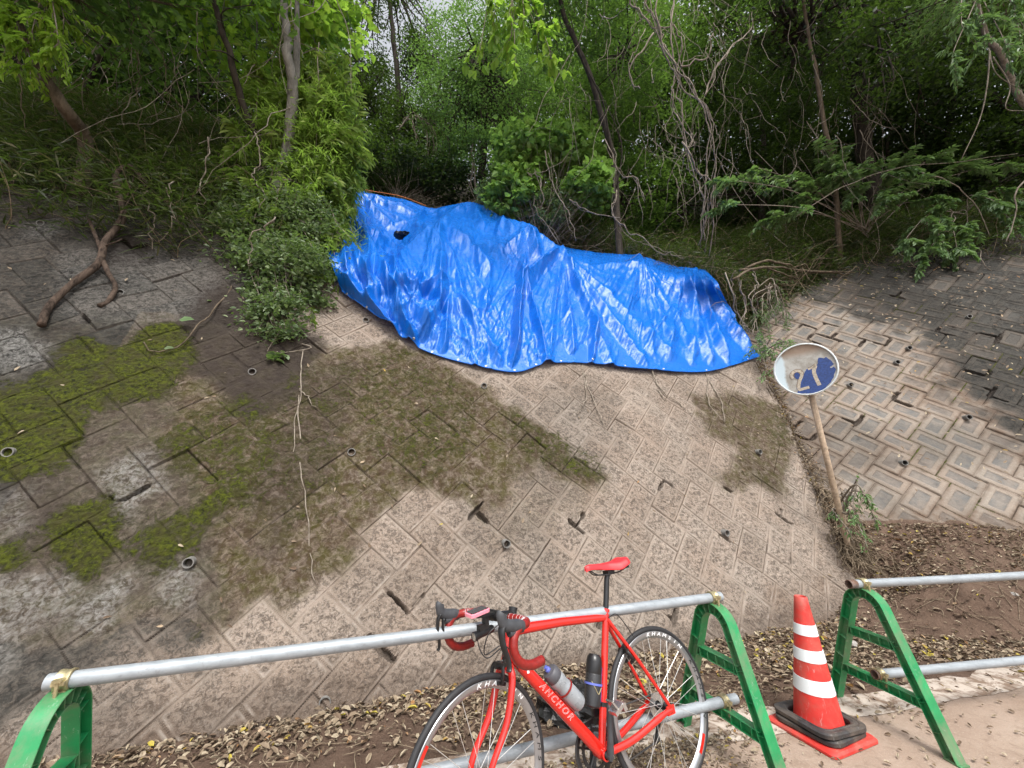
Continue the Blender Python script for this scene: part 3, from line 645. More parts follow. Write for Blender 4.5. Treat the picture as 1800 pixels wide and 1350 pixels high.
# ---------------------------------------------------------------- terrain
def hillz(x, y):
    b1 = x * W1.n[0] + y * W1.n[1] - W1.D; b2 = x * W2.n[0] + y * W2.n[1] - W2.D
    B = [-9, 0, 2.66, 3.0, 6.3, 8.5, 14, 40]; Z = [-1.5, -.25, 4.36, 4.75, 8.4, 9.6, 15, 38]
    z1 = np.interp(b1, B, Z)
    B2 = [-9, 0, 4.4, 4.8, 7, 10, 16, 40]; Z2 = [-1.5, -.25, 5.92, 6.5, 8.2, 10, 16, 36]
    z2 = np.interp(b2, B2, Z2)
    z = np.maximum(z1, z2); up = sst(4.4, 5.2, z)
    return z + up * ((fbm(x * .8, y * .8, 3) - .5) * .7 + (fbm(x * 3, y * 3, 6) - .5) * .22)
gx = np.concatenate([np.arange(-40, -9, 1.5), np.arange(-9, 13, .1), np.arange(13, 60, 1.5)]); gy = np.concatenate([np.arange(-22, -1, 1.), np.arange(-1, 16, .1), np.arange(16, 60, 1.5)])
X, Y = np.meshgrid(gx, gy, indexing='ij'); Z = hillz(X, Y)
# the ground sinks under the sheet
TS = TP[::6, ::6].reshape(-1, 3); cell = {}
fi = np.floor(TS[:, 0] / .2).astype(int); fj = np.floor(TS[:, 1] / .2).astype(int)
tz = {}
for a, b, c in zip(fi, fj, TS[:, 2]):
    for da in (-1, 0, 1):
        for db in (-1, 0, 1):
            k = (a + da, b + db); tz[k] = min(tz.get(k, 99), c)
ii = np.floor(X / .2).astype(int); jj = np.floor(Y / .2).astype(int)
for _p in np.argwhere((X > -4) & (X < 7) & (Y > 3) & (Y < 12)):
    k = (ii[_p[0], _p[1]], jj[_p[0], _p[1]])
    if k in tz: Z[_p[0], _p[1]] = min(Z[_p[0], _p[1]], tz[k] - .12)
keep = (Z[:-1, :-1] > -1.2) | (Z[1:, 1:] > -1.2)
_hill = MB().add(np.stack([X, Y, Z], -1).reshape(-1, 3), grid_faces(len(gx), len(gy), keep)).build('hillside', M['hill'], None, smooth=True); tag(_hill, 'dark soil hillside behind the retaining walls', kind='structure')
def hz(x, y):
    """ground height with the carve, nearest sample"""
    i = np.clip(np.searchsorted(gx, x), 0, len(gx) - 1); j = np.clip(np.searchsorted(gy, y), 0, len(gy) - 1); return Z[i, j]
V = A([(-80, -80, -.06), (80, -80, -.06), (80, 80, -.06), (-80, 80, -.06)], float)
tag(MB().add(V, [(0, 1, 2, 3)]).build('ground', M['soil']), 'flat brown ground', kind='structure')
def edge_line(x): return 2.47 + .25 * x
xs = np.linspace(-30, 30, 301); yl = edge_line(xs)
V = np.concatenate([np.stack([xs, -12 + 0 * xs, 0 * xs], -1), np.stack([xs, yl + .10, 0 * xs], -1)]); n_ = len(xs)
tag(MB().add(V, A([[i, i + 1, n_ + i + 1, n_ + i] for i in range(n_ - 1)])).build('road', M['road']), 'worn pinkish concrete road', kind='structure')
xs = np.arange(-8, 14, .05); a_ = edge_line(xs) - .16 - fbm(xs * 3, xs * 0, 4) * .08; b_ = edge_line(xs) + .05
zk = .004 + 0 * xs; V = np.concatenate([np.stack([xs, a_, zk], -1), np.stack([xs, b_, zk + .006], -1)]); n_ = len(xs)
tag(MB().add(V, A([[i, i + 1, n_ + i + 1, n_ + i] for i in range(n_ - 1)])).build('road_edge', M['kerb']), 'broken pale concrete edge of the road', kind='structure')
def vergez(x, y):
    b2 = W2.b(x, y); line = edge_line(x) - .02 + (fbm(x * 2.2, y * 2.2, 5) - .5) * .34
    z0 = np.clip((y - line) * .22, -.03, .022) + sst(0, .4, y - line) * (fbm(x * 4, y * 4, 15) - .5) * .035
    z0 = z0 + sst(.2, .02, -W1.b(x, y)) * .012
    bb = b2 + (fbm(x * 1.6, y * 1.6, 25) - .5) * .2; xs_ = [-2, -.95, -.65, -.45, -.15, .15, .3, .57, .9]
    bank = np.interp(bb, xs_, [-.05, -.01, .05, .18, .40, .53, .62, .84, 1.0]); low = np.interp(bb, xs_, [-.05, -.02, .0, .04, .12, .24, .34, .80, 1.0]); f_x = sst(3.7, 4.5, x - .25 * (y - 4.4)); bank = bank * f_x + low * (1 - f_x)
    bank = (bank + .05) * sst(2.4, 3.3, x) - .05 + (fbm(x * 6, y * 6, 35) - .5) * .05 * sst(.0, .2, bank)
    return np.maximum(z0, bank)
vx = np.arange(-6, 9, .035); vy = np.arange(.4, 7.2, .035); VX, VY = np.meshgrid(vx, vy, indexing='ij'); VZ = vergez(VX, VY)
keep = ((VZ > -.028) & (W1.b(VX, VY) < .9) & (W2.b(VX, VY) < 1.0))[:-1, :-1]
tag(MB().add(np.stack([VX, VY, VZ], -1).reshape(-1, 3), grid_faces(len(vx), len(vy), keep)).build('soil_verge', M['soil'], smooth=True), 'bare brown soil strip and bank', kind='structure')

# ---------------------------------------------------------------- leaves
def orient(n, tilt=.6, r=rng):
    """random frames: leaf direction and leaf normal"""
    az = r.uniform(0, 2 * math.pi, n); d = np.stack([np.cos(az), np.sin(az), r.normal(-.25, .45, n)], -1); d /= np.linalg.norm(d, axis=1)[:, None]
    up = np.stack([r.normal(0, tilt, n), r.normal(0, tilt, n), np.ones(n)], -1)
    sd = np.cross(d, up); sd /= np.linalg.norm(sd, axis=1)[:, None] + 1e-9; return d, sd, np.cross(sd, d)
def leaves(P, L, Wd, frame=None, tilt=.6, kind='rhomb', fold=.25, curl=.0, r=rng):
    n = len(P); d, sd, nn = frame if frame is not None else orient(n, tilt, r)
    L = (np.broadcast_to(L, (n,)) * r.uniform(.65, 1.25, n))[:, None]; Wd = L * (Wd if np.isscalar(Wd) else Wd[:, None])
    if kind == 'rhomb':
        V = np.stack([P, P + d * L * .5 + sd * Wd * .5 + nn * L * fold * .2, P + d * L + nn * L * curl, P + d * L * .5 - sd * Wd * .5 + nn * L * fold * .2], 1)
        k = np.arange(n)[:, None] * 4; F = np.concatenate([k + A([[0, 1, 2]]), k + A([[0, 2, 3]])]); return V.reshape(-1, 3), F
    if kind == 'blade':
        V = np.stack([P, P + d * L * .35 + sd * Wd * .5, P + d * L * .35 - sd * Wd * .5, P + d * L + nn * L * curl - A([0, 0, 1.]) * L * .15], 1)
        k = np.arange(n)[:, None] * 4; F = np.concatenate([k + A([[0, 1, 2]]), k + A([[1, 3, 2]])]); return V.reshape(-1, 3), F
    f = nn * L * fold * .25
    V = np.stack([P, P + d * L * .28 + sd * Wd * .48 + f, P + d * L * .68 + sd * Wd * .34 + f + nn * L * curl * .5, P + d * L + nn * L * curl,
                  P + d * L * .68 - sd * Wd * .34 + f + nn * L * curl * .5, P + d * L * .28 - sd * Wd * .48 + f], 1)
    k = np.arange(n)[:, None] * 6; F = np.concatenate([k + A([[0, 1, 2, 3]]), k + A([[0, 3, 4, 5]])]); return V.reshape(-1, 3), F

def litter():
    mb = MB(); r = np.random.default_rng(3)
    def put(x, y, z, L, nz=None):
        n = len(x); az = r.uniform(0, 2 * math.pi, n); d = np.stack([np.cos(az), np.sin(az), r.normal(0, .14, n)], -1); d /= np.linalg.norm(d, axis=1)[:, None]
        up = (np.tile(A([0, 0, 1.]), (n, 1)) if nz is None else np.tile(nz, (n, 1))) + r.normal(0, .33, (n, 3))
        sd = np.cross(d, up); sd /= np.linalg.norm(sd, axis=1)[:, None]; nn = np.cross(sd, d)
        mb.add(*leaves(np.stack([x, y, z], -1), L, r.uniform(.25, .7, n), (d, sd, nn), kind='oval', fold=1.0, curl=.25, r=r))
    n = 150000; x = r.uniform(-3.2, 7, n); y = r.uniform(1.2, 6.2, n); z = vergez(x, y); b1 = W1.b(x, y); b2 = W2.b(x, y)
    dens = .20 + 1.3 * sst(.46, .60, fbm(x * 1.5, y * 1.5, 44, 3)) + .7 * sst(.35, .05, -b1)
    slope = np.hypot(vergez(x + .05, y) - z, vergez(x, y + .05) - z) / .05
    dens *= np.where((b2 > -.62) & (x > 3.3), np.where(b2 < -.08, .07, 1.5), 1.0) * sst(-.05, .15, y - edge_line(x)) 
    dens += 1.2 * sst(.30, .1, np.abs(b2 + .85)) * (x > 2)
    k = (r.random(n) < dens) & (z + .03 > b1 * W1.tan) & (b2 < .62) & (z > -.02)
    x, y, z = x[k], y[k], z[k]; put(x, y, z + r.uniform(.0, .022, len(x)), r.choice([.018, .024, .032, .042, .052], len(x)))
    # a thin scatter on the road
    n = 520; x = r.uniform(-1, 4.5, n); y = edge_line(x) - np.abs(r.normal(0, .45, n)); k = y > 1.2; put(x[k], y[k], np.full(k.sum(), .008), .034)
    n = 1500; x = r.normal(.75, .28, n); y = edge_line(x) - .12 - np.abs(r.normal(0, .16, n)); put(x, y, np.full(n, .01), .022)
    # leaves and chips stuck on the two walls
    for PL, q, s0, s1, L in ((W1, 230, -4.5, 5.5, .045), (W2, 950, (S1 @ W2.d) + .1, (S1 @ W2.d) + 7.5, .06)):
        s = r.uniform(s0, s1, q); h = r.uniform(.3, 5.1, q) if PL is W1 else r.uniform(.9, 1, q) * 7.6 * r.random(q) ** .6
        P = A([PL.P(a, b, .035) for a, b in zip(s, h)]); az = r.uniform(0, 6.28, q)
        d = np.cos(az)[:, None] * PL.d + np.sin(az)[:, None] * PL.u; sd = -np.sin(az)[:, None] * PL.d + np.cos(az)[:, None] * PL.u
        mb.add(*leaves(P, L, r.uniform(.25, .5, q), (d, sd, np.tile(PL.N, (q, 1))), kind='oval', fold=.5, curl=.15, r=r))
    # heap along the seam between the walls
    n = 1500; f = r.random(n) ** .8; P = S1 + (A([4.39, 6.81, 3.36]) - S1) * f[:, None] + r.normal(0, .045, (n, 3)) + (W1.N + W2.N) * .03
    d, sd, nn = orient(n, 1., r); mb.add(*leaves(P, .05, .3, (d, sd, nn), kind='oval', fold=.8, curl=.3, r=r))
    return mb
tag(litter().build('fallen_leaves', M['litter'], smooth=False), 'dry curled fallen leaves littering the soil at the foot of the walls', 'fallen leaves', kind='stuff')
def twig_path(p, d, L, n=7, wob=.12, r=rng, grav=0.):
    P = [np.asarray(p, float)]; d = unit(d)
    for i in range(n):
        d = unit(d + r.normal(0, wob, 3) + A([0, 0, -grav])); P.append(P[-1] + d * L / n)
    return A(P)
mb = MB(); r_ = np.random.default_rng(9)
for i in range(750):
    x = r_.uniform(-2.2, 5.5); y = edge_line(x) + r_.uniform(0, 1.2)
    if W1.b(x, y) > 0: continue
    z = vergez(A([x]), A([y]))[0]; L = r_.uniform(.06, .32)
    P = twig_path((x, y, z + .015), (r_.normal(), r_.normal(), 0), L, 5, .2, r_); P[:, 2] = vergez(P[:, 0], P[:, 1]) + .012 + r_.uniform(0, .012)
    mb.add(*tube(P, np.linspace(.0032, .0014, 6), 4, False))
tag(mb.build('twigs', M['straw'], smooth=True), 'thin dry twigs scattered among the fallen leaves', 'twigs', kind='stuff')
def stone(p, r, seed, lab):
    th, ph = np.meshgrid(np.linspace(0, 2 * math.pi, 17)[:-1], np.linspace(0, math.pi, 9), indexing='ij')
    d = np.stack([np.cos(th) * np.sin(ph), np.sin(th) * np.sin(ph), np.cos(ph) * .6], -1)
    rr = r * (1 + .5 * (fbm(d[..., 0] * 1.5 + seed, d[..., 1] * 1.5 + d[..., 2] * 2, seed) - .5) * 2)
    V = (A(p) + d * rr[..., None]).reshape(-1, 3); F = A([[i * 9 + j, ((i + 1) % 16) * 9 + j, ((i + 1) % 16) * 9 + j + 1, i * 9 + j + 1] for i in range(16) for j in range(8)])
    tag(MB().add(V, F).build('stone', M['stone']), lab, 'stone')
def gp(px, py, z=0.):
    r = ray(px, py); t = (z - CH) / r[2]; return CAM + r * t
stone(gp(1496, 1132, .05), .045, 3, 'pale flat stone lying in the leaves behind the green stand beside the cone')
stone(gp(404, 1272, .05), .028, 8, 'small grey stone lying at the foot of the mossy wall above the leaf litter')
stone(gp(1780, 1045, .35), .035, 5, 'small pale stone on the bare brown bank below the framed wall')

# ---------------------------------------------------------------- barriers
def strip(P, w, th, y0=0.):
    """flat strip following path P in the XZ plane, w wide along Y"""
    P = np.asarray(P, float); T = np.gradient(P, axis=0); T /= np.linalg.norm(T, axis=1)[:, None]; N = np.stack([-T[:, 1], T[:, 0]], -1)
    a = P + N * th / 2; b = P - N * th / 2; n = len(P)
    V = []
    for Q, y in ((a, -w / 2), (a, w / 2), (b, w / 2), (b, -w / 2)): V.append(np.stack([Q[:, 0], np.full(n, y + y0), Q[:, 1]], -1))
    V = np.concatenate(V); F = []
    for k in range(4):
        k2 = (k + 1) % 4
        for i in range(n - 1): F.append((k * n + i, k * n + i + 1, k2 * n + i + 1, k2 * n + i))
    F += [(0, n, 2 * n, 3 * n), (n - 1, 4 * n - 1, 3 * n - 1, 2 * n - 1)]
    return V, F
def arch_path(foot, top, R, n=14):
    # straight legs tangent to an arc of radius R whose crown is at height top
    cz = top - R; d = math.hypot(foot, cz); al = math.atan2(cz, foot); be = math.acos(R / d)
    ang = math.pi - (math.pi - al) ; th0 = -al + be       # tangent point angle
    P = [(foot, 0.)]
    tx, tz = R * math.cos(th0), cz + R * math.sin(th0)
    for f in np.linspace(0, 1, 12)[1:-1]: P.append((foot + (tx - foot) * f, tz * f))
    for a in np.linspace(th0, math.pi - th0, n): P.append((R * math.cos(a), cz + R * math.sin(a)))
    L = [(-x, z) for x, z in P[:11]][::-1]
    return A(P + L)
def make_stand(label):
    r = empty('barrier_stand', (0, 0, 0), 0, label, 'barrier stand', 'green plastic barrier stands')
    Po = arch_path(.345, .735, .125); T = np.gradient(Po, axis=0); T /= np.linalg.norm(T, axis=1)[:, None]; Nn = np.stack([-T[:, 1], T[:, 0]], -1)
    if Nn[len(Nn) // 2][1] > 0: Nn = -Nn
    Pi = Po + Nn * .05; Pm = Po + Nn * .025
    mb = MB(); mb.add(*strip(Po, .062, .005)); mb.add(*strip(Pi, .050, .004)); mb.add(*strip(Pm, .004, .046))
    idx = list(range(0, len(Po), 2))
    for i in idx:
        c = Pm[i]; t = T[i]; R = A([[t[0], 0, Nn[i][0]], [0, 1, 0], [t[1], 0, Nn[i][1]]])
        mb.add(*box((c[0], 0, c[1]), (.003, .050, .0455), R))
    for s in (-1, 1): mb.add(*box((s * .322, 0, .004), (.075, .06, .008)))
    o = mb.build('arch_frame', M['green'], r, auto=30)
    o.modifiers.new('bevel', 'BEVEL').width = .0012
    for z in (.46, .215):
        hw = np.interp(z, [0, .6], [.345 - .05, .125 - .03]) ; b = MB()
        for dz in (.022, -.022): b.add(*box((0, 0, z + dz), (2 * hw, .046, .004)))
        b.add(*box((0, 0, z), (2 * hw, .0035, .041)))
        for x in np.linspace(-hw * .8, hw * .8, 5 if z > .3 else 7): b.add(*box((x, 0, z), (.003, .0455, .0405)))
        b.build('crossbar', M['green'], r, auto=30).modifiers.new('bevel', 'BEVEL').width = .001
    for z, s in ((.762, 1), (.262, 1)):
        b = MB(); V, F = lathe([(.0262, -.020), (.0325, -.018), (.0325, -.010), (.030, -.006), (.030, .006), (.0325, .010), (.0325, .018), (.0262, .020)], 20, (0, 0, z), (0, 1, 0)); b.add(V, F)
        b.add(*tube(A([(.040, 0, z + .016), (.040, 0, z - .052)]), .0055, 8)); b.add(*box((.040, 0, z + .014), (.020, .024, .008))); b.add(*lathe([(.010, -.006), (.010, .006), (.001, .006)], 6, (.040, 0, z - .046))); b.add(*box((.034, 0, z + .004), (.016, .034, .012)))
        b.add(*box((0, 0, z - .028), (.05, .034, .008))); b.add(*box((-.033, 0, z), (.014, .034, .022)))
        b.build('clamp', M['zinc'], r, auto=35)
    return r
PA, PB = A([-1.52, 1.49]), A([1.165, 2.44]); dP = unit(PB - PA); azP = math.atan2(dP[1], dP[0])
QA, QB = A([2.10, 2.70]), A([4.6, 3.14]); dQ = unit(QB - QA); azQ = math.atan2(dQ[1], dQ[0])
def copy_tree(o, parent=None):
    c = o.copy(); COL.objects.link(c)
    if parent is not None: c.parent = parent
    for ch in list(o.children): copy_tree(ch, c)
    return c
st1 = make_stand('green arched barrier stand right beside the rear wheel of the bicycle')
def put_stand(o, p, d, lab):
    o.location = (p[0], p[1], 0); o.rotation_euler = (0, 0, math.atan2(d[1], d[0]) - math.pi / 2); o['label'] = lab
put_stand(st1, PB - dP * .055, dP, st1['label'])
st0 = copy_tree(st1); put_stand(st0, PA + dP * .045, dP, 'green arched barrier stand cut off in the bottom left corner')
st2 = copy_tree(st1); put_stand(st2, QA + dQ * .10, dQ, 'green arched barrier stand to the right of the red traffic cone')
def pipe(a, b, z0, z1, lab, R=.0243, em='rust'):
    a3 = A([a[0], a[1], z0]); b3 = A([b[0], b[1], z1]); P = A([a3 + (b3 - a3) * f for f in np.linspace(0, 1, 12)]); P[:, 2] -= np.sin(np.linspace(0, math.pi, 12)) * .004
    root = empty('steel_pipe', a3, 0, lab, 'steel pipe', 'galvanised barrier pipes')
    V, F = tube(P, R, 24, False); o = MB().add(V, F).add(*tube(P, R * .86, 24, False)).build('pipe_wall', M['galv'], None, smooth=True); under(o, root)
    for q, s in ((P[0], 1), (P[-1], -1)):
        e = MB(); ax = unit(b3 - a3) * s; e.add(*lathe([(R * .86, -.002), (R * 1.004, -.002), (R * 1.006, .045), (R * .99, .05)], 24, q, ax)); e.add(*lathe([(R * .855, 0), (R * .85, .3), (.001, .3)], 24, q, ax))
        under(e.build('pipe_end', M[em], None, smooth=True, auto=40), root)
pipe(PA, PB, .762, .762, 'long upper galvanised pipe behind the bicycle, joining the two left green stands', em='galv')
pipe(PA + dP * .35 * 0 + dP * .02, PB + dP * .03, .262, .262, 'lower galvanised pipe behind the bicycle wheels, near the soil', em='galv')
pipe(QA, QB, .762, .762, 'upper galvanised pipe running out of the right edge above the brown bank')
pipe(QA + dQ * .07, QB, .262, .262, 'lower galvanised pipe at the right edge just above the road')

# ---------------------------------------------------------------- traffic cone with two rubber weights
def rsq(hw, rr, n=6):
    P = []
    for cx, cy, a0 in ((1, 1, 0), (-1, 1, 90), (-1, -1, 180), (1, -1, 270)):
        for a in np.linspace(a0, a0 + 90, n): P.append((cx * (hw - rr) + rr * math.cos(math.radians(a)), cy * (hw - rr) + rr * math.sin(math.radians(a))))
    return A(P)
def loft(rings):
    n = len(rings[0]); V = np.concatenate(rings); F = []
    for k in range(len(rings) - 1):
        for i in range(n): j = (i + 1) % n; F.append((k * n + i, k * n + j, (k + 1) * n + j, (k + 1) * n + i))
    return V, F
def ring3(P, z): return np.c_[P, np.full(len(P), z)]
CP = (1.76, 2.66); CR = math.radians(22)
cone = empty('traffic_cone', (CP[0], CP[1], .003), CR, 'red traffic cone with three white bands standing between the two right green stands', 'traffic cone')
b = MB(); V, F = loft([ring3(rsq(.192, .03), 0), ring3(rsq(.192, .03), .012), ring3(rsq(.182, .03), .022), ring3(rsq(.14, .06), .024), ring3(rsq(.135, .12), .026)]); b.add(V, F)
b.build('base', M['cone'], cone, smooth=True, auto=35)
def cr(z): return .128 + (.034 - .128) * z / .70
b = MB(); b.add(*lathe([(.14, .022), (.132, .03)] + [(cr(z), z) for z in np.linspace(.05, .70, 14)] + [(.030, .703), (.026, .698), (.03, .6)], 40)); b.build('cone_body', M['cone'], cone, smooth=True, auto=50)
for z0, z1 in ((.500, .556), (.367, .427), (.210, .281)):
    b = MB(); b.add(*lathe([(cr(z0) + .0004, z0 - .0005), (cr(z0) + .0018, z0)] + [(cr(z) + .002, z) for z in np.linspace(z0, z1, 4)] + [(cr(z1) + .0004, z1 + .0005)], 40)); b.build('reflective_band', M['band'], cone, smooth=True, auto=50)
def weight(z, rot, lab):
    r = [ring3(rsq(.118, .05), .004), ring3(rsq(.160, .06), .0), ring3(rsq(.170, .065), .007), ring3(rsq(.170, .065), .027), ring3(rsq(.160, .06), .034), ring3(rsq(.150, .06), .034), ring3(rsq(.147, .06), .030), ring3(rsq(.135, .055), .030), ring3(rsq(.131, .055), .034), ring3(rsq(.124, .05), .033), ring3(rsq(.118, .05), .026), ring3(rsq(.118, .05), .004)]
    o = MB().add(*loft(r)).build('cone_weight', M['rubber'], None, smooth=True, auto=40); o.scale = (1, 1, .86); o.location = (CP[0], CP[1], z); o.rotation_euler = (.0, 0.01, rot); tag(o, lab, 'cone weight', 'black rubber cone weights')
weight(.026, CR + .05, 'lower of the two black rubber weights around the traffic cone, on its red base')
weight(.057, CR - .06, 'upper of the two black rubber weights around the traffic cone')

# ---------------------------------------------------------------- round sign on its leaning pole
SB = A([3.84, 4.84, .55]); SC = pt(1415, 649, 4.55)
sign = empty('round_sign', SB, 0, 'round flaking white and blue sign on a leaning pole before the walls', 'road sign')
zn = unit(CAM - SC + A([-.1, 0, .9])); xn = unit(np.cross(unit(SC - SB), zn)); xn = unit(xn + unit(np.cross(zn, xn)) * .0); yn = np.cross(zn, xn)
# turn the face so that its numerals read level
ptop = SC - yn * .30
o = MB().add(*tube(A([SB - unit(SC - SB) * .25, SB, (SB + ptop) / 2, SC - zn * .035]), .030, 16)).build('pole', M['pole'], None, smooth=True); under(o, sign)
def disc_obj(mb, name, mat, zoff=0., **k):
    o = mb.build(name, mat, None, **k); o.parent = sign
    Mw = Matrix(((xn[0], yn[0], zn[0], SC[0]), (xn[1], yn[1], zn[1], SC[1]), (xn[2], yn[2], zn[2], SC[2]), (0, 0, 0, 1)))
    o.matrix_parent_inverse = Matrix.Translation(-SB) if False else Matrix.Translation(-Vector(SB)); o.matrix_basis = Mw; return o
disc_obj(MB().add(*lathe([(.0005, .0), (.15, .0), (.285, .002), (.288, -.006), (.0005, -.006)], 48)), 'sign_face', M['sign'], smooth=True, auto=40)
disc_obj(MB().add(*lathe([(.284, .004), (.288, .018), (.296, .020), (.302, .014), (.302, -.012), (.29, -.016), (.286, -.006)], 48)), 'rim', M['sign_rim'], smooth=True, auto=60)
def plate(P, z0, z1):
    n = len(P); V = np.concatenate([ring3(A(P), z0), ring3(A(P), z1)]); return V, [tuple(range(n))[::-1], tuple(range(n, 2 * n))] + [(i, (i + 1) % n, n + (i + 1) % n, n + i) for i in range(n)]
# outline traced in sign units: image pixel of the enlarged photo -> face coordinates
def sg(x, y):
    u, v = (x - 840) / 655, -(y - 655) / 515; return (u * .30 + .0, v * .30)
bl = [(585, 1000), (600, 1060), (570, 1110), (640, 1145), (780, 1160), (930, 1150), (1080, 1100), (1230, 1010), (1350, 900), (1425, 760), (1405, 700), (1340, 720), (1325, 690), (1385, 675), (1415, 655), (1390, 600), (1340, 540), (1300, 490), (1250, 510), (1160, 480), (1135, 520), (1110, 600), (1010, 640), (870, 660), (830, 700), (740, 830), (690, 890), (650, 960), (620, 980)]
def clampd(p, R=.283):
    d = math.hypot(*p); return p if d < R else (p[0] * R / d, p[1] * R / d)
rr_ = np.random.default_rng(4); bl2 = []
for i, q in enumerate(bl):
    p0 = A(clampd(sg(*q))); p1 = A(clampd(sg(*bl[(i + 1) % len(bl)]))); bl2.append(tuple(p0))
    for f in (.33, .66): bl2.append(clampd(tuple(p0 + (p1 - p0) * f + rr_.normal(0, .003, 2))))
disc_obj(MB().add(*plate(bl2, .0015, .004)), 'blue_film', M['sign_blue'])
bl3 = [sg(600 + 60 * math.cos(a) + 55, 760 + 68 * math.sin(a)) for a in np.linspace(0, 6.28, 15)[:-1]]
disc_obj(MB().add(*plate(bl3, .0015, .004)), 'blue_film', M['sign_blue'])
def stroke(pts, w):
    P = smooth_path([(*sg(*q), 0) for q in pts], 5)[:, :2]; T = np.gradient(P, axis=0); T /= np.linalg.norm(T, axis=1)[:, None]; N = np.stack([-T[:, 1], T[:, 0]], -1) * w / 2
    a, c = P + N, P - N; n = len(P); V = np.concatenate([ring3(a, .0045), ring3(c, .0045)]); return V, [(i, i + 1, n + i + 1, n + i) for i in range(n - 1)]
for _w, _z, _m, _nm in ((.009, -.0008, M['rust'], 'numeral_edge'), (0, 0, M['sign_num'], 'numerals')):
  nb = MB()
  for _s, _k in (([(560, 800), (540, 740), (590, 680), (680, 660), (750, 700), (745, 770), (690, 850), (650, 930), (620, 1030)], .030), ([(610, 1040), (720, 1030), (840, 1015)], .030), ([(900, 670), (980, 650), (1080, 600)], .022), ([(1060, 620), (1005, 720), (1010, 850), (1045, 1010)], .036)):
    _V, _F = stroke(_s, _k + _w); _V[:, 2] += _z; nb.add(_V, _F)
  disc_obj(nb, _nm, _m)
if 0: nb = MB(); nb.add(*stroke([(560, 800), (540, 740), (590, 680), (680, 660), (750, 700), (745, 770), (690, 850), (650, 930), (620, 1030)], .030)); nb.add(*stroke([(610, 1040), (720, 1030), (840, 1015)], .030))
#nb.add(*stroke([(900, 670), (980, 650), (1080, 600)], .022)); nb.add(*stroke([(1060, 620), (1005, 720), (1010, 850), (1045, 1010)], .036))
for y_ in (.08, -.12): disc_obj(MB().add(*box((0, y_, -.018), (.16, .03, .02))), 'bracket', M['pole'])

# ---------------------------------------------------------------- red road bicycle
BX, BY, PSI, PHI = .755, 2.179, 3.678, .198
f_ = A([math.cos(PSI), math.sin(PSI), 0]); l_ = A([-math.sin(PSI), math.cos(PSI), 0])
up_ = A([0, 0, 1]) * math.cos(PHI) - l_ * math.sin(PHI); lat_ = l_ * math.cos(PHI) + A([0, 0, 1]) * math.sin(PHI)
bike = empty('road_bicycle', (0, 0, 0), 0, 'red drop bar road bicycle leaning on the barrier pipe', 'bicycle')
BM = Matrix(((f_[0], lat_[0], up_[0], BX), (f_[1], lat_[1], up_[1], BY), (f_[2], lat_[2], up_[2], .002), (0, 0, 0, 1)))
bike.matrix_world = BM
ax = unit(A([-.292, 0, .956])); BB = A([.400, 0, .268]); CRN = A([.830, 0, .673]); HT = CRN + ax * .148; SCl = BB + ax * .518; SAD = BB + ax * .733; RA = A([0, 0, .335]); FA = A([.98, 0, .335])
DL = math.radians(13); Rk = Matrix.Rotation(DL, 4, Vector(ax)); STEER = Matrix.Translation(Vector(CRN)) @ Rk @ Matrix.Translation(-Vector(CRN))
def bp(name, mb, mat, parent=None, steer=False, **k):
    o = mb.build(name, mat, bike if parent is None else parent, **k)
    if steer: o.matrix_basis = STEER
    return o
def ov(P, r, n=14, sx=1., sy=1.): return tube(np.asarray(P, float), r, n, True, sy, sx)
b = MB()
b.add(*ov([HT - ax * .03, HT - ax * .03 + (SCl - HT + ax * .03) * .5, SCl - ax * .012], [.0195, .016, .0145], sx=1.0, sy=1.15))
b.add(*ov([CRN + ax * .045, (CRN + ax * .045 + BB) / 2, BB], [.0225, .0225, .024], sx=1.05, sy=1.1))
b.add(*ov([BB, SCl + ax * .012], .0165)); b.add(*ov([CRN + ax * .012, HT], [.0215, .019]))
b.add(*lathe([(.017, -.036), (.023, -.034), (.023, .034), (.017, .036)], 24, BB, (0, 1, 0)))
for s in (1, -1):
    b.add(*ov(smooth_path([BB + A([-.01, s * .022, 0]), BB + A([-.16, s * .040, .012]), RA + A([.05, s * .062, -.006]), RA + A([0, s * .066, 0])], 5), [.0125] * 10 + [.010] * 6, 10, sx=1., sy=1.2))
    b.add(*ov([SCl - ax * .02 + A([0, s * .012, 0]), (SCl + RA) / 2 + A([0, s * .040, 0]), RA + A([.004, s * .066, .01])], [.010, .0085, .008], 10))
    b.add(*box(RA + A([.006, s * .066, 0]), (.05, .006, .035)))
b.add(*box((SCl * .62 + RA * .38) + A([0, 0, 0]), (.02, .055, .014)))
frame_o = bp('frame', b, M['frame'], smooth=True, auto=50)
bp('seat_collar', MB().add(*lathe([(.0155, 0), (.0195, .001), (.0195, .014), (.0155, .016)], 20, SCl + ax * .010, ax)), M['frame'], smooth=True, auto=40)
bp('headset_ring', MB().add(*lathe([(.018, -.006), (.0225, -.005), (.0225, .006), (.018, .007)], 20, CRN + ax * .006, ax)), M['silver'], smooth=True, auto=40)
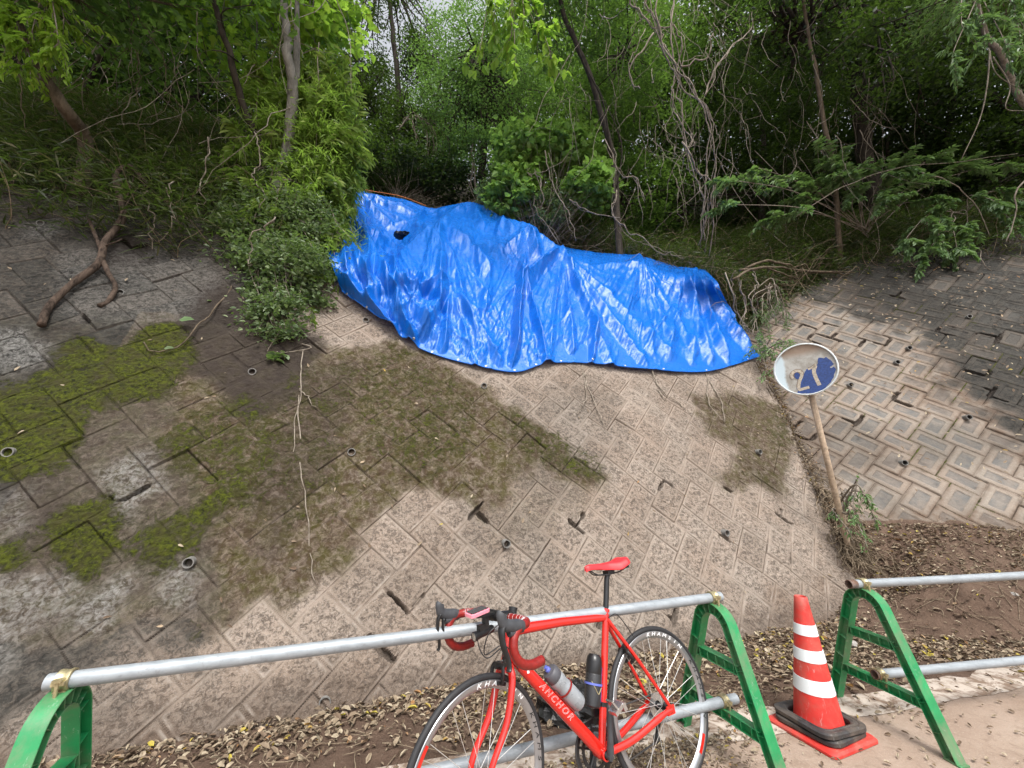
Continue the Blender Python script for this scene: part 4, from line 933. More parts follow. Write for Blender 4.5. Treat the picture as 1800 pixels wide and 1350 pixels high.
# lettering along the down tube, as on the photograph
def text_mesh(txt, size, depth=.0006, shear=.0, outline=False):
    c = bpy.data.curves.new('lettering', 'FONT'); c.body = txt; c.size = size; c.extrude = depth; c.align_x = 'CENTER'; c.align_y = 'CENTER'; c.shear = shear; c.space_character = 1.12
    if outline: c.fill_mode = 'NONE'; c.extrude = 0; c.bevel_depth = .00035; c.bevel_resolution = 0; c.space_character = 1.45
    t = bpy.data.objects.new('tmp', c); COL.objects.link(t); bpy.context.view_layer.update()
    me = bpy.data.meshes.new_from_object(t); bpy.data.objects.remove(t); return me
def place_text(name, me, mat, parent, o, x, y, steer=None):
    z = np.cross(x, y); ob = bpy.data.objects.new(name, me); COL.objects.link(ob); me.materials.clear(); me.materials.append(mat); ob.parent = parent
    ob.matrix_basis = Matrix(((x[0], y[0], z[0], o[0]), (x[1], y[1], z[1], o[1]), (x[2], y[2], z[2], o[2]), (0, 0, 0, 1))); return ob
dt = unit(BB - CRN - ax * .045)
DTx = dt; DTy = unit(np.cross(A([0, 1, 0]), DTx)); DTy = DTy if DTy[2] > 0 else -DTy
# reading direction runs from the head tube down to the bottom bracket on the left side
place_text('lettering', text_mesh('ANCHOR', .037, .0008, .5, True), M['white'], bike, CRN + ax * .045 + dt * .29 + A([0, .0262, 0]), DTx, DTy)
bp('head_badge', MB().add(*box(CRN + ax * .045 + dt * .085 + A([0, .0245, 0]), (.018, .002, .018))).add(*box(CRN + ax * .045 + dt * .112 + A([0, .0245, 0]), (.010, .002, .018))), M['white'])
# fork
b = MB()
for s in (1, -1):
    b.add(*ov(smooth_path([CRN + A([0, s * .012, -.004]), CRN + A([.006, s * .042, -.045]), CRN * .5 + FA * .5 + A([-.022, s * .052, -.0]), FA + A([-.012, s * .055, .06]), FA + A([0, s * .055, 0])], 5), list(np.linspace(.0155, .0085, 21)), 12, sx=1., sy=1.25))
b.add(*ov([CRN + A([0, -.03, -.012]), CRN + A([0, .03, -.012])], .018)); b.add(*ov([CRN, CRN - ax * .03], .019))
bp('fork', b, M['frame'], steer=True, smooth=True, auto=50)
# wheels
def wheel(name, c, steer, hub_w, nsp):
    e = empty(name); e.parent = bike
    e.matrix_basis = (STEER if steer else Matrix()) @ Matrix.Translation(Vector(c))
    y = (0, 1, 0)
    MB().add(*lathe([(.311 + .012 * math.cos(a) + .0115, .0120 * math.sin(a)) for a in np.linspace(-2.5, 2.5, 17)], 96, (0, 0, 0), y)).build('tyre', M['tyre'], e, smooth=True)
    MB().add(*lathe([(.313, -.0095), (.311, -.0115), (.299, -.0112), (.288, -.007), (.283, 0), (.288, .007), (.299, .0112), (.311, .0115), (.313, .0095)], 96, (0, 0, 0), y)).build('rim', M['rim'], e, smooth=True, auto=35)
    b = MB()
    for k in range(nsp):
        a = 2 * math.pi * (k // 2 * 2 + (k % 2) * .55) / nsp; s = 1 if k % 2 else -1; a2 = a + (1.0 if k % 4 < 2 else -1.0) * (.9 if not steer else 0)
        b.add(*tube(A([(.287 * math.cos(a), s * .002, .287 * math.sin(a)), (.022 * math.cos(a2), s * hub_w, .022 * math.sin(a2))]), .0012, 5, False))
    b.build('spokes', M['spoke'], e)
    MB().add(*lathe([(.005, -.055), (.009, -.05), (.009, -hub_w - .004), (.024, -hub_w), (.022, -hub_w + .004), (.012, -.02), (.012, .02), (.022, hub_w - .004), (.024, hub_w), (.009, hub_w + .004), (.009, .05), (.005, .055)], 20, (0, 0, 0), y)).build('hub', M['blk'], e, smooth=True, auto=30)
    # rim lettering: white italics with black shadow letters, all round the rim flank that faces the viewer
    word = 'KHAMSIN'; objs = []
    for grp, a0, mat in ((word, 112, M['white']), (word, 176, M['black_ink']), (word, -60, M['white'])):
        for q, ch in enumerate(grp):
            a = math.radians(a0 + (q - 3) * 7.5)          # seen from the left: bike front at +x is to the left
            me = text_mesh(ch, .024, .0004, .3); p = A([.300 * math.cos(a), .0119, .300 * math.sin(a)]); yv = A([math.cos(a), 0, math.sin(a)]); xv = np.cross(yv, A([0, 1, 0]))
            z = np.cross(xv, yv)
            n = len(me.vertices); Vv = np.zeros(n * 3); me.vertices.foreach_get('co', Vv); Vv = Vv.reshape(-1, 3)
            Vv[:, 0] *= 1.5
            W_ = p + Vv[:, :1] * xv + Vv[:, 1:2] * yv + Vv[:, 2:] * z; objs.append((W_, [tuple(pp.vertices) for pp in me.polygons], 0 if mat is M['white'] else 1))
            bpy.data.meshes.remove(me)
    mb = MB()
    for V_, F_, mi in objs: mb.add(V_, F_, mi)
    mb.build('lettering', [M['white'], M['black_ink']], e)
    b = MB(); a1 = math.radians(32 if steer else 222); pts = [(.305 * math.cos(a), .0124, .305 * math.sin(a)) for a in np.linspace(a1 - .14, a1 + .14, 10)]; pts2 = [(.290 * math.cos(a), .0106, .290 * math.sin(a)) for a in np.linspace(a1 - .14, a1 + .14, 10)]
    b.add(A(pts + pts2), [(i, i + 1, 10 + i + 1, 10 + i) for i in range(9)]); b.build('rim_stripe', M['frame'], e)
    return e
wheel('front_wheel', FA, True, .030, 22); rw = wheel('rear_wheel', RA, False, .030, 26)
# cassette, derailleur, chain, crank
b = MB()
for k in range(9): b.add(*lathe([(.02, -.018 - k * .0035), (.052 - k * .0038, -.018 - k * .0035), (.052 - k * .0038, -.020 - k * .0035), (.02, -.020 - k * .0035)], 28, RA, (0, 1, 0)))
bp('cassette', b, M['silver'])
def ringt(c, R, r0, y, n=40, teeth=True):
    P = []; 
    for k in range(n * 2):
        a = math.pi * k / n; rr = R + (.003 if k % 2 else -.002 if teeth else 0); P.append((rr * math.cos(a), rr * math.sin(a)))
    P = A(P); Q = A([(r0 * math.cos(math.pi * k / n), r0 * math.sin(math.pi * k / n)) for k in range(n * 2)])
    m = len(P); V = np.concatenate([np.c_[P[:, 0], np.full(m, y + .0015), P[:, 1]], np.c_[Q[:, 0], np.full(m, y + .0015), Q[:, 1]], np.c_[P[:, 0], np.full(m, y - .0015), P[:, 1]], np.c_[Q[:, 0], np.full(m, y - .0015), Q[:, 1]]]) + A(c)
    F = []
    for i in range(m):
        j = (i + 1) % m; F += [(i, j, m + j, m + i), (2 * m + i, 3 * m + i, 3 * m + j, 2 * m + j), (i, 2 * m + i, 2 * m + j, j), (m + i, m + j, 3 * m + j, 3 * m + i)]
    return V, F
b = MB(); b.add(*ringt(BB, .103, .085, -.046)); b.add(*ringt(BB, .074, .060, -.040))
for k in range(5):
    a = 2 * math.pi * k / 5 + .3; b.add(*ov([BB + A([0, -.045, 0]), BB + A([.088 * math.cos(a), -.046, .088 * math.sin(a)])], [.012, .007], 8, sx=1., sy=.6))
bp('chainring', b, M['blk'], auto=40, smooth=True)
ca = math.radians(97)
b = MB()
for s, aa in ((1, ca), (-1, ca + math.pi)):
    d = A([math.cos(aa), 0, math.sin(aa)]); e = BB + d * .170 + A([0, s * .072, 0])
    b.add(*ov([BB + A([0, s * .052, 0]) - d * .012, BB + A([0, s * .058, 0]) + d * .02, BB + d * .1 + A([0, s * .066, 0]), e, e + d * .010], [.012, .017, .0135, .013, .006], 12, sx=1., sy=.8))
b.add(*ov([BB + A([0, -.06, 0]), BB + A([0, .062, 0])], .012))
bp('crank', b, M['hood'], smooth=True, auto=50)
for s, aa in ((1, ca), (-1, ca + math.pi)):
    d = A([math.cos(aa), 0, math.sin(aa)]); e = BB + d * .170 + A([0, s * .09, 0]); b = MB()
    b.add(*ov([e - A([0, s * .02, 0]), e + A([0, s * .05, 0])], .0075, 10)); b.add(*box(e + A([.0, s * .028, .004]), (.055, .045, .016), Matrix.Rotation(.5, 3, 'Y'))); b.add(*box(e + A([.02, s * .03, .02]), (.05, .04, .007), Matrix.Rotation(-.9, 3, 'Y'))); b.add(*box(e + A([-.028, s * .028, .006]), (.018, .05, .03), Matrix.Rotation(.3, 3, 'Y')))
    bp('pedal', b, M['silver'] if s > 0 else M['blk'], auto=30)
b = MB(); c1 = RA + A([0, -.035, 0]); c2 = BB + A([0, -.046, 0])
J1 = RA + A([.005, -.038, -.075]); J2 = RA + A([.03, -.038, -.125])
path = [c1 + A([-.02, 0, .035]), c1 + A([.0, 0, .042]), c2 + A([.0, 0, .105]), c2 + A([.07, 0, .075]), c2 + A([.103, 0, .0]), c2 + A([.07, 0, -.075]), c2 + A([0, 0, -.104]), J2 + A([.01, 0, -.012]), J2 + A([-.012, 0, 0]), J1 + A([.012, 0, 0]), J1 + A([-.012, 0, .01]), c1 + A([-.04, 0, 0]), c1 + A([-.02, 0, .035])]
b.add(*tube(smooth_path(path, 4), .0038, 6, False, 1., 1.3)); bp('chain', b, M['rubber'])
b = MB(); b.add(*ov([RA + A([0, -.06, -.01]), RA + A([-.012, -.055, -.05]), J1], [.010, .013, .010], 8)); b.add(*ov([J1, J2], .008, 8, sx=1., sy=.6))
for J in (J1, J2): b.add(*lathe([(.004, -.004), (.019, -.003), (.019, .003), (.004, .004)], 14, J, (0, 1, 0)))
bp('rear_derailleur', b, M['blk'], auto=40); b = MB(); b.add(*box(BB + ax * .135 + A([.01, -.03, 0]), (.05, .014, .03))); b.add(*ov([BB + ax * .16, BB + ax * .16 + A([0, -.03, 0])], .012, 8)); b.add(*lathe([(.0165, -.008), (.0185, -.008), (.0185, .008), (.0165, .008)], 20, BB + ax * .165, ax)); bp('front_derailleur', b, M['blk'], auto=40)
# brakes
def brake(c, d, name, steer):
    b = MB(); n = unit(np.cross(A([0, 1, 0]), d))
    for s in (1, -1):
        b.add(*ov(smooth_path([c + d * .012 + n * .03, c + n * .032 + A([0, s * .028, 0]) + d * .004, c + n * .030 + A([0, s * .034, 0]) - d * .025, c + n * .020 + A([0, s * .022, 0]) - d * .048], 4), [.008] * 13, 8, sx=.8, sy=1.2))
        b.add(*box(c + n * .018 + A([0, s * .018, 0]) - d * .05, (.042, .010, .012), Matrix.Rotation(math.atan2(-n[2], n[0]), 3, 'Y')))
    b.add(*ov([c, c + n * .045], .0075, 8)); b.add(*ov([c + n * .03 + A([0, .028, 0]) + d * .004, c + n * .035 + A([0, .034, 0]) + d * .045], .0055, 8)); b.add(*box(c + n * .03 + A([0, .01, 0]) + d * .012, (.018, .05, .016)))
    bp(name, b, M['blk'], steer=steer, smooth=True, auto=45)
brake(CRN + A([.012, 0, -.012]), ax, 'front_brake', True)
brk = SCl * .62 + RA * .38; dd = unit(brk - RA); brake(brk + A([-.006, 0, .006]), dd, 'rear_brake', False)
# seat post and saddle
b = MB(); b.add(*ov([SCl - ax * .02, SAD - ax * .045], .0136, 16)); b.add(*ov([SAD - ax * .05, SAD - ax * .02 + A([-.012, 0, 0])], [.0136, .012], 12)); b.add(*box(SAD - ax * .022 + A([-.012, 0, .0]), (.045, .042, .016))); bp('seat_post', b, M['blk'], smooth=True, auto=45)
b = MB()
for s in (1, -1): b.add(*tube(smooth_path([SAD + A([.12, s * .006, -.004]), SAD + A([.07, s * .018, -.028]), SAD + A([-.05, s * .022, -.026]), SAD + A([-.10, s * .05, -.002])], 6), .0035, 6))
b.add(*box(SAD + A([-.105, 0, -.006]), (.02, .09, .012))); bp('saddle_rails', b, M['blk'])
prof = []; ns = 26
for k in range(ns):
    f = k / (ns - 1); x = .148 - .272 * f; hw = np.interp(f, [0, .04, .25, .5, .75, .93, 1], [.006, .017, .021, .032, .062, .068, .050]); z = np.interp(f, [0, .1, .4, .75, .93, 1], [.002, .010, .008, .014, .030, .028]); dz = np.interp(f, [0, .3, .7, 1], [.012, .016, .034, .020])
    ring = []
    for q in range(17):
        a = math.pi * (q / 16) ; ring.append((x, hw * math.cos(a), z + .016 * math.sin(a) ** .7 * (1 - .25 * math.exp(-((math.cos(a)) / .25) ** 2)) - (dz * (abs(math.cos(a)) ** 6))))
    for q in range(1, 6): ring.append((x, hw * .86 * (-1 + q / 3), z - .004))
    prof.append(A(ring) + SAD)
V, F = loft(prof); n_ = len(prof[0]); F += [tuple(range(n_)), tuple(range((ns - 1) * n_, ns * n_))[::-1]]
sad = bp('saddle', MB().add(V, F), M['saddle'], smooth=True, auto=60); _m = sad.modifiers.new('sub', 'SUBSURF'); _m.levels = 1; _m.render_levels = 1
sad.matrix_basis = Matrix.Translation(Vector(SAD)) @ Matrix.Rotation(-.02, 4, 'Y') @ Matrix.Translation(-Vector(SAD))
# stem, bar, hoods, levers (built straight ahead, then turned with the fork)
STT = HT + ax * .030; BC = STT + A([.092, 0, .012])
b = MB(); b.add(*ov([HT, STT + ax * .02], .0185)); b.add(*ov([STT - A([.004, 0, 0]), BC], [.018, .0165])); b.add(*lathe([(.0165, -.024), (.021, -.022), (.021, .022), (.0165, .024)], 20, BC, (0, 1, 0))); b.add(*lathe([(.014, 0), (.0195, .001), (.0195, .01), (.0, .012)], 18, STT + ax * .02, ax))
bp('stem', b, M['blk'], steer=True, smooth=True, auto=45)
for s in (1, -1):
    top = [BC + A([0, s * .0, 0]), BC + A([0, s * .09, .0])]
    bar = [BC + A([0, s * .085, 0]), BC + A([.0, s * .165, -.002]), BC + A([.022, s * .198, -.004]), BC + A([.07, s * .207, -.010]), BC + A([.098, s * .209, -.040]), BC + A([.100, s * .211, -.085]), BC + A([.070, s * .214, -.122]), BC + A([.020, s * .216, -.137]), BC + A([-.035, s * .217, -.135])]
    bp('bar_core', MB().add(*ov(top, [.0158, .0125])), M['blk'], steer=True, smooth=True)
    P = smooth_path(bar, 8); n = len(P); rad = .0168 + .0006 * (np.arange(n) % 4 == 0)
    o = bp('bar_tape', MB().add(*ov(P, rad, 18)), M['tape'], steer=True, smooth=True)
    P2 = smooth_path(bar[:3], 40); Tn = np.gradient(P2, axis=0); hb = MB(); P2, T2, X2, Y2 = frames(P2); th = np.linspace(0, 2 * math.pi * 8, len(P2)) 
    hb.add(*tube(P2 + .0171 * (X2 * np.cos(th)[:, None] + Y2 * np.sin(th)[:, None]), .0009, 4)); hb.build('tape_line', M['sign_rim'], o)
    h0 = BC + A([.075, s * .207, -.006])
    b = MB(); b.add(*ov(smooth_path([h0 + A([-.028, 0, -.002]), h0 + A([.0, 0, .004]), h0 + A([.035, s * .001, .010]), h0 + A([.064, -s * .002, .022]), h0 + A([.074, -s * .004, .052]), h0 + A([.071, -s * .004, .060])], 4), list(np.interp(np.linspace(0, 1, 21), [0, .2, .5, .75, .95, 1], [.017, .020, .0185, .017, .0155, .009])), 14, sx=.95, sy=1.2))
    b.add(*ov([h0 + A([.0, 0, -.012]), h0 + A([.045, 0, -.012])], [.016, .013], 10))
    bp('brake_hood', b, M['hood'], steer=True, smooth=True, auto=60)
    lv = smooth_path([h0 + A([.070, -s * .003, .018]), h0 + A([.080, s * .000, -.005]), h0 + A([.078, s * .006, -.045]), h0 + A([.066, s * .012, -.085]), h0 + A([.064, s * .016, -.112]), h0 + A([.070, s * .018, -.122])], 5)
    bp('brake_lever', MB().add(*ov(lv, list(np.interp(np.linspace(0, 1, len(lv)), [0, .3, .6, 1], [.0125, .010, .009, .0075])), 10, sx=1.35, sy=.7)).add(*ov(smooth_path([h0 + A([.060, -s * .012, .0]), h0 + A([.062, -s * .010, -.035]), h0 + A([.055, -s * .006, -.062])], 5), [.008] * 8 + [.005] * 3, 8, sx=1.2, sy=.6)), M['blk'], steer=True, smooth=True)
# cables
b = MB()
for pts in ([BC + A([.01, .05, -.015]), BC + A([.075, .035, -.05]), BC + A([.085, .02, -.12]), CRN + A([.05, .035, .08]), CRN + A([.045, .034, .03])], [BC + A([.01, -.05, -.015]), BC + A([.08, -.03, -.07]), BC + A([.06, .0, -.14]), CRN + A([.02, .03, .07]), CRN + dt * .06 + A([.0, .03, .02])]): b.add(*tube(smooth_path(pts, 6), .0024, 6))
bp('front_cable', b, M['blk'], steer=True, smooth=True)
bp('rear_cable', MB().add(*tube(smooth_path([SCl - ax * .012 + A([.0, .02, 0]), SCl + A([-.05, .022, -.005]), SCl + A([-.095, .028, -.06]), brk + A([-.03, .034, .05])], 6), .0022, 6)), M['blk'], smooth=True)
# cycle computer and front light
b = MB(); b.add(*loft([np.c_[rsq(.5, .16)[:, 0] * .098, rsq(.5, .16)[:, 1] * .056, np.full(24, z)] * A([k, k, 1]) for z, k in ((-.008, .9), (-.006, 1), (.006, 1), (.008, .93))])); 
cmp_ = bp('cycle_computer', b, M['pink'], smooth=True, auto=40); cM = STEER @ Matrix.Translation(Vector(BC + A([.085, -.02, .026]))) @ Matrix.Rotation(.12, 4, 'Y') @ Matrix.Rotation(-.12, 4, 'X'); cmp_.matrix_basis = cM
V, F = plate([tuple(q) for q in np.c_[rsq(.5, .12)[:, 0] * .082, rsq(.5, .12)[:, 1] * .042]], .0078, .0092); sc = MB().add(V, F).build('screen', M['screen'], cmp_)
b = MB(); b.add(*box(BC + A([.055, -.012, .012]), (.09, .035, .010))); b.add(*box(BC + A([.05, -.012, -.008]), (.02, .022, .04))); b.add(*lathe([(.016, -.012), (.022, -.012), (.022, .012), (.016, .012)], 18, BC + A([0, -.03, 0]), (0, 1, 0))); bp('computer_mount', b, M['blk'], steer=True, auto=30)
lc = BC + A([.062, -.014, -.052]); b = MB(); b.add(*lathe([(.0, -.055), (.012, -.053), (.015, -.048), (.015, .03), (.0175, .038), (.0175, .05), (.015, .052)], 22, lc, (.97, 0, -.12))); b.add(*box(lc + A([0, 0, .02]), (.05, .022, .022)))
hl = bp('headlight', b, M['blk'], steer=True, smooth=True, auto=40)
MB().add(*lathe([(.0150, .0505), (.008, .0515), (.0004, .052)], 20, lc, (.97, 0, -.12))).build('lens', M['silver'], hl, smooth=True)
# bottle cages
cg = BB * .56 + (CRN + ax * .045) * .44; nd = unit(np.cross(A([0, 1, 0]), dt)); nd = nd if nd[2] > 0 else -nd
b = MB(); b.add(*box(cg + nd * .028, (.13, .016, .005), A([dt, A([0, 1, 0]), nd]).T)); b.add(*lathe([(.0385, -.004), (.0405, -.004), (.0405, .004), (.0385, .004)], 28, cg + nd * .068 - dt * .025, dt)); bp('bottle_cage', b, M['tape'], auto=40)
cs_ = BB + ax * .235; ns_ = A([ax[2], 0, -ax[0]])
b = MB(); b.add(*box(cs_ + ns_ * .021, (.13, .016, .005), A([ax, A([0, 1, 0]), ns_]).T)); b.add(*lathe([(.0385, -.004), (.0405, -.004), (.0405, .004), (.0385, .004)], 28, cs_ + ns_ * .061, ax)); bp('bottle_cage', b, M['valve'], auto=40)
bpy.context.view_layer.update()
def resting(name, lab, cat):
    e = empty(name, (0, 0, 0), 0, lab, cat); e.matrix_world = BM; return e
wb = resting('water_bottle', 'grey translucent water bottle with a blue valve in the cage on the red down tube', 'bottle')
bc_ = cg + nd * .068; tb = -dt
MB().add(*lathe([(.0, -.075), (.031, -.075), (.0355, -.068), (.0365, -.03), (.0365, .03), (.033, .042), (.034, .052), (.0365, .065), (.0365, .088), (.035, .092)], 32, bc_, tb)).build('body', M['bottle'], wb, smooth=True, auto=40)
MB().add(*lathe([(.0365, .090), (.0375, .092), (.0375, .118), (.030, .128), (.014, .131), (.012, .132)], 32, bc_, tb)).build('cap', M['bottle_cap'], wb, smooth=True, auto=40)
MB().add(*lathe([(.012, .128), (.012, .140), (.0085, .143), (.009, .152), (.0, .154)], 18, bc_, tb)).build('valve', M['valve'], wb, smooth=True, auto=40)
tb2 = resting('tool_bottle', 'black carbon patterned tool bottle in the cage on the red seat tube', 'bottle'); bc2 = cs_ + ns_ * .061
MB().add(*lathe([(.0, -.085), (.030, -.085), (.036, -.078), (.0365, .035), (.0355, .038)], 32, bc2, ax)).build('body', M['carbon'], tb2, smooth=True, auto=40)
MB().add(*lathe([(.0355, .038), (.0365, .041), (.036, .085), (.032, .102), (.024, .112), (.0, .114)], 32, bc2, ax)).build('cap', M['blk'], tb2, smooth=True, auto=40)
b = MB()
for z0 in (-.035,):
    pts = [(.0368, -.5), (.0368, .9)]
    P = A([bc2 + ax * (z0 + .05 * abs(a)) + (A([0, 1, 0]) * math.cos(a) + ns_ * math.sin(a)) * .0375 for a in np.linspace(-.5, .9, 16)]); b.add(*tube(P, .0018, 5))
b.build('emblem', M['zinc'] if 'zinc' in M else M['zinc'], tb2)

# ---------------------------------------------------------------- vegetation
_pt0 = pt
def pt(px, py, t):      # the framed wall stands farther back: things above it are set back with it
    return _pt0(px, py, t * float(np.interp(px, [1290, 1400, 1600, 1800], [1.03, 1.24, 1.36, 1.55])) if (px > 1290 and t < 9) else t)
def veg_rng(k): return np.random.default_rng(1000 + k)
def clumps(c, rad, n, per, cr, r, surf=.55, cut=None):
    """leaf positions gathered in clumps through an ellipsoid"""
    d = r.normal(0, 1, (n, 3)); d /= np.linalg.norm(d, axis=1)[:, None]; q = r.random(n) ** (1 / 3.) ; q = np.where(r.random(n) < surf, .8 + .25 * r.random(n), q)
    C = A(c) + d * q[:, None] * A(rad)
    if cut is not None: C = C[cut(C)]
    k = len(C); sz = cr * r.uniform(.5, 1.3, k); o = r.normal(0, 1, (k, per, 3)) * A([1, 1, .5]) * sz[:, None, None] * .55
    return C, (C[:, None] + o).reshape(-1, 3)
def limb_set(mb, base, C, r, n, r0=.05, sag=.0):
    base = A(base); sel = C[r.permutation(len(C))[:n]]
    for e in sel:
        m = (base + e) / 2 + r.normal(0, .12, 3) * np.linalg.norm(e - base) * .6 + A([0, 0, -sag]); P = smooth_path([base, m, e], 5)
        mb.add(*tube(P, np.linspace(r0, r0 * .18, len(P)), 5, False))
        for _ in range(2):
            s_ = P[r.integers(4, len(P) - 1)]; mb.add(*tube(smooth_path([s_, s_ + r.normal(0, .2, 3) + (e - base) * .12, s_ + r.normal(0, .4, 3) + (e - base) * .2], 3), np.linspace(r0 * .3, r0 * .08, 7), 4, False))
def tree(name, label, cat, trunk, rr, barkm, crown=None, leaf='lf_mid', L=.09, Wd=.45, seed=0, kind='rhomb', limbs=14, group=None, parts=(), tilt=.6, r0=None):
    """trunk: list of world points; crown: list of (centre, radii, clumps, leaves per clump, clump radius)"""
    r = veg_rng(seed); t0 = A(trunk[0]); root = empty(name, t0, 0, label, cat, group)
    P = smooth_path(trunk, 6); P = P + (np.stack([fbm(np.arange(len(P)) * .35, np.zeros(len(P)), seed + q) for q in range(3)], -1) - .5) * A([.16, .16, 0]) * min(1, rr * 6)
    ra = np.linspace(rr, rr * .45, len(P)); ra[0] *= 1.35; mb = MB(); mb.add(*tube(P, ra, 12, True))
    for q in parts:
        Q = smooth_path(q[0], 6); mb.add(*tube(Q, np.linspace(q[1], q[1] * .4, len(Q)), 8, True))
    lm = MB(); lf = MB(); allC = []
    for (c, rad, n, per, cr) in (crown or []):
        C, Q = clumps(c, rad, n, per, cr, r); allC.append(C); lf.add(*leaves(Q, L, Wd, None, tilt, kind, r=r))
        limb_set(mb, P[-1] if np.linalg.norm(P[-1] - A(c)) < 2.5 * max(rad) else A(c), C, r, limbs, r0 or rr * .35)
    under(mb.build('trunk', barkm, None, smooth=True), root)
    if crown: under(lf.build('crown', M[leaf], None), root)
    return root
def on(px, py, t):      # a point of the hill below the sight line point
    p = pt(px, py, t); return A([p[0], p[1], float(hz(p[0], p[1])) - .1])
# --- trees one can tell apart
tree('tree', 'smooth grey trunk with large pale green leaves behind the bright bamboo bush', 'tree',
     [on(500, 262, 5.75), pt(508, 235, 5.75), pt(516, 150, 5.7), pt(505, 90, 5.7), pt(502, 40, 5.7), pt(497, -40, 5.7), pt(500, -260, 6.0)], .085, M['bark_grey'],
     [(pt(455, 40, 6.7), (1.5, 1.0, .9), 34, 46, .45), (pt(560, 60, 7.0), (.75, .8, 1.2), 26, 50, .4), (pt(330, -290, 6.4), (2., 1.8, 1.3), 80, 60, .6)], 'lf_bright', .14, .72, 1, 'oval', 16,
     parts=[([pt(520, 150, 5.95), pt(522, 60, 5.95), pt(522, -60, 5.95)], .06)])
tree('tree', 'dark twisted trunk leaning over the bamboo grass left of the smooth grey trunk', 'tree',
     [on(468, 300, 5.9), pt(462, 262, 5.9), pt(430, 200, 5.8), pt(408, 110, 5.6), pt(385, 40, 5.5), pt(368, -40, 5.4), pt(330, -300, 5.4)], .06, M['bark_dark'],
     [(pt(290, -230, 5.6), (2.6, 2., 1.3), 90, 60, .55)], 'lf_mid', .09, .5, 2, 'rhomb', 12, parts=[([pt(418, 108, 5.7), pt(395, 92, 5.3), pt(372, 88, 5.2)], .014), ([pt(396, 60, 5.6), pt(392, 20, 5.3), pt(450, 8, 5.2)], .012)])
tree('tree', 'brown trunk leaning left near the top left corner above the grey blocks', 'tree',
     [on(165, 275, 5.1), pt(150, 250, 5.0), pt(110, 190, 4.7), pt(70, 120, 4.6), pt(35, 55, 4.5), pt(-10, -60, 4.5)], .085, M['bark_brown'],
     [(pt(-40, -160, 5.2), (2.4, 2.2, 1.3), 90, 60, .55), (A([-5.2, 2.6, 7.6]), (2.4, 2.0, .8), 90, 60, .55), (A([-4.6, 3.2, 8.4]), (2.0, 1.4, .7), 60, 60, .5)], 'lf_mid', .11, .5, 3, 'rhomb', 12)
tree('tree', 'thin black trunk slanting up to the right in the shade of the upper left', 'tree',
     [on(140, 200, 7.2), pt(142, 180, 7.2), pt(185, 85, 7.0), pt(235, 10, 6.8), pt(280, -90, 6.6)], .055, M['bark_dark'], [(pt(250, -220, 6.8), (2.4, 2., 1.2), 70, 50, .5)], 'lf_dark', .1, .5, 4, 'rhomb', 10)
tree('tree', 'slim straight brown trunk just right of the leaning one in the upper left', 'tree',
     [on(88, 150, 6.8), pt(86, 135, 6.8), pt(78, 70, 6.7), pt(68, -20, 6.6), pt(60, -120, 6.6)], .06, M['bark_brown'], [(pt(60, -230, 6.8), (2.2, 2., 1.2), 60, 50, .5)], 'lf_dark', .1, .5, 5, 'rhomb', 10)
tree('tree', 'bushy mid green tree standing behind the top of the blue tarpaulin', 'tree',
     [on(850, 330, 11.8), pt(848, 300, 11.8), pt(852, 200, 11.8), pt(838, 90, 11.8)], .13, M['bark_dark'],
     [(pt(838, 105, 11.8), (1.7, 1.5, 1.3), 120, 105, .42), (pt(800, 195, 11.6), (1.2, 1.2, .9), 70, 90, .4), (pt(905, 200, 11.7), (1.2, 1.2, 1.0), 70, 90, .4), (pt(850, 280, 11.6), (1.4, 1.0, .7), 60, 90, .38)], 'lf_light', .075, .5, 6, 'rhomb', 26, r0=.04)
tree('tree', 'dark open tree with sky showing through it left of the bushy tree', 'tree',
     [on(690, 330, 13.5), pt(690, 300, 13.5), pt(700, 170, 13.5), pt(690, 50, 13.5), pt(680, -60, 13.5)], .13, M['bark_dark'],
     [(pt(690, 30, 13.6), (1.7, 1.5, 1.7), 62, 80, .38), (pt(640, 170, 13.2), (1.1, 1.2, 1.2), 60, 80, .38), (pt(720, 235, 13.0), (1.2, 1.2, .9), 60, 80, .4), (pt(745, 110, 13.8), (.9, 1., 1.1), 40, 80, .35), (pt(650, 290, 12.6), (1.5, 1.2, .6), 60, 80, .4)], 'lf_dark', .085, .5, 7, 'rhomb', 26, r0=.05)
tree('tree', 'dark vine wrapped trunk leaning to the left above the right half of the tarpaulin', 'tree',
     [on(1082, 345, 9.6), pt(1080, 320, 9.6), pt(1068, 235, 9.5), pt(1035, 130, 9.3), pt(1000, 50, 9.2), pt(978, -30, 9.0), pt(960, -150, 8.8)], .085, M['bark_dark'],
     [(pt(1010, 30, 9.6), (1.4, 1.2, .9), 60, 80, .42), (pt(960, -120, 9.2), (2.4, 2., 1.4), 90, 60, .55), (pt(1100, 90, 10.2), (1.1, 1.2, 1.2), 60, 80, .42)], 'lf_mid', .095, .5, 8, 'rhomb', 16,
     parts=[([pt(1072, 260, 9.4), pt(1060, 180, 9.2), pt(1022, 100, 9.0), pt(1000, 20, 9.0)], .022), ([pt(1084, 330, 9.4), pt(1092, 250, 9.3), pt(1050, 150, 9.1)], .018)])
